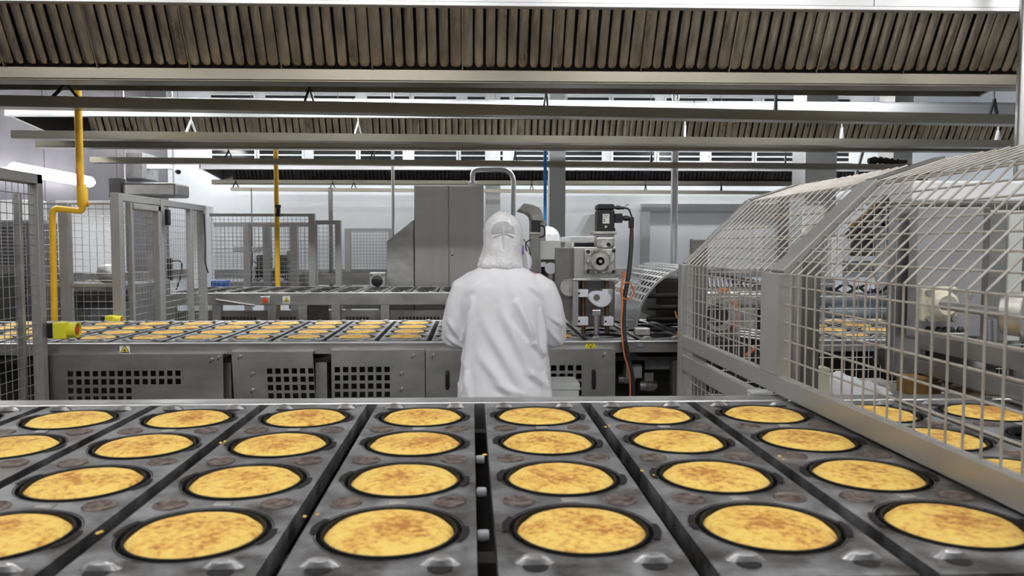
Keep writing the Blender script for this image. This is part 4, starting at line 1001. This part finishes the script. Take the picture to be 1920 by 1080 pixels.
mb = MB().lathe(P(1815, 722, 2.45), [(.07, 0), (.075, .006), (.075, .05), (.03, .06), (.0, .06)], 28); tag(mb.build('pressing_disc', 'machd', None, smooth=True), 'dark pressing disc behind the bronze one inside the guard', 'disc')
# white hood over the press
q0, q1 = P(1712, 338, 3.2), P(2060, 378, 3.2)
t = empty('machine_hood', ((q0.x + q1.x) / 2, 3.2, q1.z), 'long white machine cover seen through the guard roof', 'cover')
MB().bb(q0.x, q1.x, 3.2, 3.6, q1.z, q0.z).build('cover', 'white', t, bevel=.01)
MB().bb(q0.x - .03, q1.x, 3.13, 3.5, q1.z - .022, q1.z - .004).build('edge_strip', 'steel_d', t)
MB().bb(q0.x + .25, q0.x + .3, 3.3, 3.35, 0, q1.z - .022).build('leg', 'steel_d', t); MB().bb(q1.x - .2, q1.x - .15, 3.3, 3.35, 0, q1.z - .022).build('leg', 'steel_d', t)
# machinery between the guard and the machine cover
t = empty('cylinder_frame', (P(1620, 400, 3.4).x, 3.4, 1.0), 'frame with slanting dark cylinders behind the sloped mesh', 'machine')
for (p0, p1, r_, mm, nm) in ((P(1590, 445, 3.4), P(1690, 352, 3.4), .020, 'machd', 'cylinder'), (P(1672, 402, 3.4), P(1712, 372, 3.4), .020, 'machd', 'cylinder'), (P(1650, 385, 3.45), P(1600, 430, 3.45), .02, 'brown', 'cylinder_rod')):
    MB().tube([p0, p1], r_, 14).build(nm, mm, t, smooth=True)
G(1598, 1684, 416, 428, 3.5, .05, 'crossbar', 'box', t); G(1652, 1676, 395, 520, 3.5, .05, 'upright', 'box', t); G(1560, 1580, 445, 520, 3.5, .05, 'upright', 'white', t)
G(1590, 1650, 490, 512, 3.55, .1, 'valve_block', 'mach', t, .012); G(1598, 1645, 425, 480, 3.6, .02, 'panel', 'wallg', t)
G(1515, 1545, 385, 440, 5.2, .1, 'pale_panel', 'white', t)  # plain white panel of the frame
for k in range(6):
    p0 = P(1520 + k * 22, 530 + (k % 3) * 6, 3.45); p1 = P(1560 + k * 22, 540 - (k % 2) * 8, 3.4)
    MB().tube(round_path([p0, (p0 + p1) / 2 + Vector((0, 0, -.03)), p1], .05), .007, 6).build('hose', 'rubber', t, smooth=True)
t = empty('roller_pair', (P(1600, 575, 3.6).x, 3.6, 1.1), 'two blue-grey rollers behind the mesh guard above the middle conveyor', 'rollers')
for y, rr in ((560, .031), (585, .031)): MB().tube([P(1535 if y == 560 else 1550, y, 3.6), P(1690, y, 3.6)], rr, 18).build('roller', 'roller', t, smooth=True)
G(1682, 1692, 545, 610, 3.56, .12, 'roller_plate', 'box', t); MB().bb(P(1686, 600, 3.6).x, P(1700, 600, 3.6).x, 3.58, 3.66, 0, P(1686, 600, 3.6).z).build('stand', 'steel', t)
# geared unit behind the far end of the cage
t = empty('gear_unit', (P(1360, 600, 3.75).x, 3.75, 1.0), 'cast grey gear unit with round hub behind the far end of the mesh guard', 'machine')
G(1310, 1420, 545, 640, 3.8, .2, 'housing', 'cast', t, .015)
MB().lathe(P(1345, 590, 3.8), [(.0, -.02), (.035, -.03), (.04, -.05), (.075, -.05), (.085, -.02), (.09, 0)], 26, 'Y').build('hub', 'cast', t, smooth=True)
MB().lathe(P(1345, 590, 3.74), [(.0, 0), (.05, 0), (.055, .01)], 20, 'Y').build('hub_opening', 'machd', t)
G(1350, 1366, 540, 548, 3.78, .03, 'orange_cap', 'orange', t); G(1374, 1381, 565, 618, 3.76, .02, 'orange_conduit', 'orange', t)
G(1385, 1438, 548, 575, 3.78, .15, 'motor', 'cast', t, .012); G(1385, 1440, 578, 625, 3.84, .1, 'dark_block', 'machd', t)
G(1310, 1425, 636, 690, 3.7, .1, 'lower_block', 'machd', t, .01); G(1330, 1400, 688, 1140, 3.72, .08, 'stand', 'machd', t, .01)
for k in range(4): MB().tube([P(1388, 616 + k * 5, 3.7), P(1436, 622 + k * 5, 3.65)], .007, 8).build('rod', 'steel_b', t, smooth=True)
mb = MB().tube(round_path([P(1398, 668, 3.4), P(1408, 658, 3.4), P(1418, 652, 3.4)], .02), .009, 8); tag(mb.build('orange_cable', 'orange', None, smooth=True), 'bit of orange cable low behind the mesh guard near its middle post', 'cable')
# slotted chute under the roof behind gear unit
mb = MB()
for k in range(16):
    a0, b0 = P(1308 + k * 8, 506 + k * 1.5, 4.1), P(1312 + k * 8, 540, 4.0); mb.bar(a0, b0, .01, .012)
mb.bar(P(1306, 505, 4.1), P(1436, 535, 4.1), .02, .02); mb.bar(P(1306, 541, 4.0), P(1436, 541, 4.0), .02, .02)
tag(mb.build('slotted_guard', 'steel_d', None), 'dark slotted cover just above the cast gear unit', 'guard')
t = empty('white_bag', tuple(P(1600, 742, 2.9)), 'crumpled white plastic sheet lying behind the mesh guard', 'bag')
mb = MB(); n, m2 = 22, 12; vs = []; q0 = P(1560, 741, 2.9); q1 = P(1668, 741, 2.9)
for i in range(n + 1):
    for j in range(m2 + 1):
        uu, vv = i / n, j / m2; e = math.sin(math.pi * uu) ** .5 * math.sin(math.pi * vv) ** .5
        vs.append((q0.x + (q1.x - q0.x) * uu, 2.8 + .4 * vv, .985 + e * (.065 - .04 * uu + .045 * noise.noise((uu * 7, vv * 4, 2))))) 
fs = [(i * (m2 + 1) + j, (i + 1) * (m2 + 1) + j, (i + 1) * (m2 + 1) + j + 1, i * (m2 + 1) + j + 1) for i in range(n) for j in range(m2)]
mb.add(vs, fs); mb.build('sheet', 'bag', t, smooth=True)
MB().bb(q0.x - .1, q1.x + .15, 2.7, 3.25, .955, .985).build('support_shelf', 'steel', t, bevel=.003)
G(1520, 1556, 690, 740, 2.88, .06, 'green_post', 'palegreen', None, .004, 'pale green square post behind the mesh guard near the white sheet', 'post')
mb = MB().tube(round_path([P(1668, 684, 2.7), P(1682, 690, 2.7), P(1690, 708, 2.7)], .03), .006, 8); tag(mb.build('green_hose', 'green', None, smooth=True), 'short bright green hose curving beside the press', 'hose')
mb = MB().tube([P(1648, 665, 2.8), P(1668, 680, 2.75)], .028, 14); mb.tube([P(1660, 684, 2.75), P(1672, 690, 2.72)], .018, 12)
tag(mb.build('air_fitting', 'machd', None, smooth=True), 'dark air fitting at the end of the green hose', 'fitting')
# far right dark ducts above guard
mb = MB().tube(round_path([P(1628, 302, 8.82), P(1650, 300, 8.82), P(1675, 304, 8.82), P(1700, 303, 8.82)], .1), [.03, .045] + [.04, .03, .045, .04, .03, .04] * 2 + [.03, .02], 12); tag(mb.build('cable_bundle', 'machd', None, smooth=True), 'dark bundled hose lying on the channel above the guard roof', 'hose')
mb = MB().tube([P(1618, 284, 9), P(1598, 350, 9)], .02, 8); tag(mb.build('slanted_strut', 'steel_d', None), 'thin slanting strut beside the broad steel column', 'strut')

# ------------------------------------------------------------------ people
def ering(c, a, b, n=28, p=2.0, fold=0, seed=0):
    out = []
    for k in range(n):
        t_ = 2 * math.pi * k / n; cs, sn = math.cos(t_), math.sin(t_)
        x = math.copysign(abs(cs) ** (2 / p), cs) * a; y = math.copysign(abs(sn) ** (2 / p), sn) * b
        f = 1 + fold * noise.noise((cs * 2.2, sn * 2.2, c[2] * 1.6 + seed))
        out.append((c[0] + x * f, c[1] + y * f, c[2]))
    return out
def bpart(name, mb, m_, parent, mods=(), smooth=True):
    o = mb.build(name, m_, parent, smooth=2 if smooth else False)
    for p in o.data.polygons: p.use_smooth = True
    for ty, kw in mods:
        k = o.modifiers.new(ty.lower(), ty)
        for a_, v in kw.items(): setattr(k, a_, v)
    return o
def skin_obj(name, verts, edges, radii, m_, parent, root=0, sub=2):
    me = bpy.data.meshes.new(name); o0 = ORG[parent.name]
    me.from_pydata([Vector(v) - o0 for v in verts], edges, []); me.materials.append(M[m_])
    o = bpy.data.objects.new(name, me); COL.objects.link(o); o.parent = parent; ORG[o.name] = o0
    k = o.modifiers.new('skin', 'SKIN'); k.use_smooth_shade = True
    for i, r_ in enumerate(radii):
        sv = me.skin_vertices[0].data[i]; sv.radius = (r_, r_) if not isinstance(r_, tuple) else r_; sv.use_root = (i == root)
    k = o.modifiers.new('sub', 'SUBSURF'); k.levels = sub; k.render_levels = sub
    return o
def person(cx, cy, label, name='person', yaw_head=0.0, z0=0.0, simple=False, lean=0.0):
    t = empty(name, (cx, cy, 0), label, 'person', None)
    V = lambda x, y, z: (cx + x, cy + y, z + z0)
    # body: one skinned chain figure
    vs = [V(0, 0, .92), V(0, 0, 1.12), V(0, .0, 1.34), V(0, .01, 1.46), V(0, .03, 1.54), V(0, .045, 1.60)]
    rs = [(.15, .11), (.14, .10), (.15, .10), .055, .055, (.078, .092)]
    es = [(0, 1), (1, 2), (2, 3), (3, 4), (4, 5)]
    vs.append(V(0, .035, 1.655)); rs.append((.062, .075)); es.append((5, 6))
    for s_ in (-1, 1):
        b = len(vs)
        vs += [V(s_ * .10, 0, .86), V(s_ * .11, .02, .48), V(s_ * .11, -.01, .09), V(s_ * .12, .14, .045)]; rs += [.085, .055, .045, (.045, .03)]
        es += [(0, b), (b, b + 1), (b + 1, b + 2), (b + 2, b + 3)]
        b = len(vs)
        ex = s_ * .255
        vs += [V(s_ * .175, .0, 1.375), V(ex, .03, 1.11), V(s_ * .165, .27, 1.10), V(s_ * .15, .335, 1.095)]; rs += [.05, .042, .028, (.035, .018)]
        es += [(2, b), (b, b + 1), (b + 1, b + 2), (b + 2, b + 3)]
        h = b + 3
        for fi, (dx, L_) in enumerate(((-.028, .062), (-.010, .075), (.009, .070), (.027, .055))):
            c_ = len(vs); vs += [V(s_ * .15 + dx, .372, 1.094), V(s_ * .15 + dx * 1.1, .372 + L_ * .55, 1.088), V(s_ * .15 + dx * 1.1, .372 + L_ * .9, 1.066)]; rs += [.0095, .0085, .0075]
            es += [(h, c_), (c_, c_ + 1), (c_ + 1, c_ + 2)]
        c_ = len(vs); vs += [V(s_ * .15 - s_ * .042, .335, 1.082), V(s_ * .15 - s_ * .058, .375, 1.068)]; rs += [.011, .009]; es += [(h, c_), (c_, c_ + 1)]
    body = skin_obj('body', vs, es, rs, 'skin', t)
    # face features, set on the front of the head
    ca, sa = math.cos(yaw_head), math.sin(yaw_head); hc = Vector((cx, cy + .035, 1.585 + z0))
    def hd(x, y, z): return hc + Vector((x * ca + y * sa, -x * sa + y * ca, z))
    mb = MB(); rings = []
    for zz, a_, b_, oy in ((-.11, .035, .04, .045), (-.09, .055, .065, .03), (-.05, .068, .088, .012), (0, .074, .096, 0), (.05, .073, .095, -.003), (.085, .058, .075, -.006), (.105, .02, .03, -.008)):
        rings.append([hd(a_ * math.cos(2 * math.pi * k / 20), oy + b_ * math.sin(2 * math.pi * k / 20) + (.006 if False else 0), zz) for k in range(20)])
    mb.loft(rings)
    head = bpart('head', mb, 'skin', t, [('SUBSURF', dict(levels=1, render_levels=2))])
    mb = MB(); mb.loft([[hd(x, y, z) for x, y, z in r_] for r_ in ([(-.006, .09, .02), (.006, .09, .02), (.006, .10, .02), (-.006, .10, .02)], [(-.016, .09, -.025), (.016, .09, -.025), (.010, .122, -.022), (-.010, .122, -.022)], [(-.01, .09, -.033), (.01, .09, -.033), (.006, .108, -.034), (-.006, .108, -.034)])])
    bpart('nose', mb, 'skin', head, [('SUBSURF', dict(levels=1, render_levels=2))])
    for s_ in (-1, 1):
        MB().lathe(hd(s_ * .03, .083, .012), [(0, -.011), (.008, -.008), (.011, 0), (.008, .008), (0, .011)], 14, 'Y').build('eye', 'nylon', head, smooth=True)
        mb = MB(); mb.lathe(hd(s_ * .076, -.005, -.005), [(0, -.006), (.018, -.005), (.024, 0), (.018, .005), (0, .006)], 14, 'X'); bpart('ear', mb, 'skin', head)
    mb = MB(); mb.tube([hd(-.022, .092, -.058), hd(0, .102, -.057), hd(.022, .092, -.058)], [.003, .0065, .003], 8); bpart('mouth', mb, 'skin', head)
    # trousers and boots
    mb = MB()
    for s_ in (-1, 1):
        mb.loft([ering(V(s_ * .105 - 0, .0, z_), a_, a_ * 1.1, 18) for z_, a_ in ((.06, .07), (.10, .075), (.45, .085), (.75, .11), (.90, .115))])
    bpart('trousers', mb, 'trouser', t)
    for s_ in (-1, 1):
        mb = MB(); mb.loft([ering(V(s_ * .115, .05 + dy, z_), a_, b_, 18) for z_, a_, b_, dy in ((.0, .05, .135, 0), (.02, .052, .138, 0), (.06, .046, .11, -.01), (.10, .05, .06, -.05), (.28, .062, .066, -.06))])
        bpart('boot', mb, 'nylon', t)
    # coat
    mb = MB(); N = 40
    prof = [(.52, .262, .185, .012, 2.2), (.62, .252, .178, .010, 2.2), (.81, .234, .166, .006, 2.3), (.93, .218, .152, .004, 2.3), (1.06, .203, .142, 0, 2.4), (1.18, .202, .138, -.004, 2.5), (1.28, .207, .132, -.008, 2.6), (1.35, .203, .124, -.010, 2.5), (1.395, .182, .108, -.011, 2.2), (1.425, .140, .092, -.012, 2), (1.447, .098, .082, -.012, 2), (1.465, .078, .076, -.012, 2)]
    mb.loft([ering(V(dx * 1, .0, z_), a_, b_, N, p_) for z_, a_, b_, dx, p_ in prof])
    for s_ in (-1, 1):
        path = [V(s_ * .13, .0, 1.372), V(s_ * .185, -.002, 1.335), V(s_ * .216, .0, 1.26), V(s_ * .236, .008, 1.18), V(s_ * .240, .03, 1.115), V(s_ * .226, .09, 1.10), V(s_ * .195, .19, 1.105), V(s_ * .165, .285, 1.10)]
        mb.tube(path, [.062, .070, .064, .060, .060, .056, .048, .040], 18)
    tex = bpy.data.textures.new('cloth_folds', 'CLOUDS'); tex.noise_scale = .16; tex.noise_depth = 2
    bpy_e = bpy.data.objects
    coat = bpart('coat', mb, 'coat', t, [('REMESH', dict(mode='VOXEL', voxel_size=.0085, use_smooth_shade=True)), ('SMOOTH', dict(factor=.6, iterations=9))])
    # folds pressed into the cloth: drawn as ridges in the mesh by a displaced position field
    if not simple:
        dg = bpy.context.evaluated_depsgraph_get(); ev = coat.evaluated_get(dg); me = bpy.data.meshes.new_from_object(ev)
        coat.modifiers.clear(); coat.data = me
        nn = [v.normal.copy() for v in me.vertices]; o0 = ORG[t.name]
        # fold segments in local (x, z): (x0, z0, x1, z1, width, height)
        folds = [(-.150, 1.30, -.185, 1.00, .014, .012), (-.165, 1.24, -.205, 1.08, .010, .009), (.055, 1.29, .135, 1.10, .016, .014), (.135, 1.10, .175, 1.04, .012, .010), (.165, 1.25, .185, 1.05, .010, .012),
                 (-.02, 1.26, .12, .96, .022, .009), (-.10, 1.20, .09, .88, .024, .008), (-.12, 1.05, .06, .82, .022, .007), (.10, .98, .19, .90, .018, .008), (-.185, 1.02, -.16, .80, .016, .009), (-.17, .96, -.21, .78, .012, .009),
                 (.185, .95, .225, .78, .014, .009), (.03, 1.22, .10, 1.12, .012, -.008), (-.06, .92, .10, .86, .018, .006), (-.265, 1.20, -.205, 1.10, .012, .007), (-.27, 1.12, -.21, 1.07, .010, .007), (.205, 1.16, .275, 1.07, .011, .008), (.21, 1.22, .27, 1.17, .010, .006), (-.10, 1.395, -.17, 1.33, .014, .004), (.02, 1.40, .05, 1.25, .02, .004), (.11, 1.37, .17, 1.31, .012, .005), (.195, 1.10, .22, 1.02, .010, -.010), (-.198, 1.12, -.192, 1.02, .010, -.010)]
        for i, v in enumerate(me.vertices):
            p = v.co; x, y, z = p.x, p.y, p.z
            h = .0035 * noise.noise((x * 6, y * 6, z * 4)) + .0018 * noise.noise((x * 18 + z * 8, y * 14, z * 10))
            if nn[i].y < .35:
                for x0, z0_, x1, z1_, w, hh in folds:
                    dx, dz = x1 - x0, z1_ - z0_; L2 = dx * dx + dz * dz; tt = max(0, min(1, ((x - x0) * dx + (z - z0_) * dz) / L2))
                    ex_, ez_ = x - x0 - dx * tt, z - z0_ - dz * tt; d_ = math.hypot(ex_, ez_)
                    if d_ < w * 3:
                        sd = (ex_ * dz - ez_ * dx); wgt = math.sin(math.pi * max(.06, min(.94, tt))) ** .6
                        h += hh * wgt * (math.exp(-(d_ / w) ** 2) - .55 * math.exp(-((d_ - w * 1.3) / w) ** 2) * (1 if sd > 0 else .2))
            v.co = p + nn[i] * h * 1.45
        for p in me.polygons: p.use_smooth = True
    # seams of the coat
    if not simple:
        mb = MB()
        for s_ in (-1, 1):
            pts = [V(s_ * .172 , -.112 - 0, 1.355 ), V(s_ * .188, -.112, 1.30), V(s_ * .197, -.10, 1.22), V(s_ * .198, -.09, 1.16)]
            mb.tube(pts, .0016, 5)
    # hood
    mb = MB(); rings = []
    hp = [(1.43, .080, .075, -.006, .01), (1.437, .098, .092, -.008, .01), (1.452, .108, .100, -.011, .01), (1.468, .101, .099, -.008, .012), (1.485, .096, .100, -.006, .018), (1.52, .093, .108, -.004, .026), (1.56, .094, .114, .002, .034), (1.61, .0945, .118, .004, .036), (1.645, .088, .110, .003, .034), (1.675, .068, .088, .0, .032), (1.695, .040, .052, -.002, .030), (1.703, .012, .018, -.003, .03)]
    for z_, a_, b_, dx, dy in hp: rings.append(ering(V(dx - .006, dy - .005, z_), a_, b_, 36, 2.1, .05, 3))
    mb.loft(rings)
    hood_ = bpart('hood', mb, 'net', t, [('SUBSURF', dict(levels=2, render_levels=2))])
    if True:
        dg = bpy.context.evaluated_depsgraph_get(); me = bpy.data.meshes.new_from_object(hood_.evaluated_get(dg)); hood_.modifiers.clear(); hood_.data = me
        nn = [v.normal.copy() for v in me.vertices]
        for i, v in enumerate(me.vertices):
            x, y, z = v.co; low = max(0, min(1, (1.60 - z) / .12)); a_ = math.atan2(y, x)
            h = .004 * noise.noise((x * 14, y * 14, z * 12)) + .003 * noise.noise((x * 38, y * 38, z * 30)) + low * .007 * noise.noise((a_ * 4, z * 9 + x * 10, 1.3)) + (1 - low) * .0025 * noise.noise((a_ * 5, z * 25, 7))
            h += low * .006 * abs(noise.noise((x * 20 + z * 16, z * 34 - abs(x) * 18, 3)))
            v.co = v.co + nn[i] * h
        for p in me.polygons: p.use_smooth = True
    if not simple:
        # vertical seam, tie string and the hair pressing through
        bk = lambda x, z_: V(x - .006, -.005 + (.034 - .116 * math.sqrt(max(0, 1 - (x / .094) ** 2))) , z_)
        MB().tube([bk(.0, 1.672) + Vector((0, .028, 0)) if False else Vector(bk(.0, 1.655)) + Vector((0, .004, 0)), Vector(bk(0, 1.62)) + Vector((0, -.004, 0)), Vector(bk(.0, 1.58)) + Vector((0, -.003, 0)), Vector(bk(.002, 1.53)) + Vector((0, .004, 0)), Vector(bk(.004, 1.49)) + Vector((0, .010, 0))], .0022, 6).build('hood_seam', 'nylon', hood_, smooth=True)
        pts = []
        for k in range(13):
            x = -.05 + .1 * k / 12; pts.append(Vector(bk(x, 1.603 - .020 * abs(x / .05) ** 1.4)) + Vector((0, -.005, 0)))
        MB().tube(pts, .002, 6).build('tie_string', 'nylon', hood_, smooth=True)
        mb = MB(); nu, nv = 16, 12
        for i in range(nu + 1):
            for j in range(nv + 1):
                a_ = -1 + 2 * i / nu; b_ = j / nv; x = .053 * a_ * math.sqrt(max(0, 1 - (b_ * .92) ** 3)) - .002; zz = 1.606 + .052 * b_ - .006 * a_ * a_
                mb.v.append(Vector(V(x - .006, -.0015 - (.0 if b_ < .9 else .0) + .034 - (.1215 - .014 * b_ ** 2) * math.sqrt(1 - (x / .096) ** 2), zz)))
        mb.f = [(i * (nv + 1) + j, (i + 1) * (nv + 1) + j, (i + 1) * (nv + 1) + j + 1, i * (nv + 1) + j + 1) for i in range(nu) for j in range(nv)]
        bpart('hair_patch', mb, 'hair', hood_)['label'] = 'grey hair showing through the thin hood'
        q = P(974, 468, cy + .05); mb = MB().lathe(q, [(0, .022), (.02, .02), (.03, .008), (.03, -.01), (0, -.02)], 16, 'X'); bpart('ear_defender', mb, 'purple', t)
        q = P(984, 486, cy + .13); mb = MB()
        mb.loft([ering((q.x + dx, q.y, q.z + dz), a_, .05, 16, 2, .35, 5) for dz, a_, dx in ((.055, .012, -.028), (.035, .030, -.014), (.01, .034, .0), (-.015, .030, .006), (-.04, .024, .010), (-.06, .012, .008))])
        bpart('face_mask', mb, 'glove', t, [('SUBSURF', dict(levels=1, render_levels=2))])
    return t
pc = P(945, 600, 3.68)
person(pc.x, 3.68, 'person seen from behind in long white coat and white hood, working at the middle conveyor', yaw_head=R(25))
q = P(1031, 440, 6.9)
person(q.x, 6.9, 'person mostly hidden behind the filling unit, only a white hair cover showing', yaw_head=R(180), simple=True, z0=P(1031, 425, 6.9).z - 1.703)

# ------------------------------------------------------------------ camera, world, render look
cd = bpy.data.cameras.new('camera'); cam = bpy.data.objects.new('camera', cd); COL.objects.link(cam)
cam.location = (0, 0, CZ); cam.rotation_euler = (R(90) - PIT, 0, -YAW)
cd.sensor_width = 36; cd.lens = 36 * FPX / 1920; cd.shift_x = (960 - CXP) / 1920; cd.clip_start = .02
cd.dof.use_dof = True; cd.dof.focus_distance = 3.6; cd.dof.aperture_fstop = 6.3
sc.camera = cam
w = bpy.data.worlds.new('world'); sc.world = w; w.use_nodes = True
w.node_tree.nodes['Background'].inputs[0].default_value = (.9, .95, 1, 1); w.node_tree.nodes['Background'].inputs[1].default_value = .3
sc.view_settings.view_transform = 'Standard'; sc.view_settings.look = 'None'; sc.view_settings.gamma = 1; sc.view_settings.exposure = 0.12
sc.view_settings.use_curve_mapping = False
sc.cycles.use_denoising = True; sc.cycles.max_bounces = 10; sc.cycles.diffuse_bounces = 5; sc.cycles.glossy_bounces = 5; sc.cycles.sample_clamp_indirect = 8
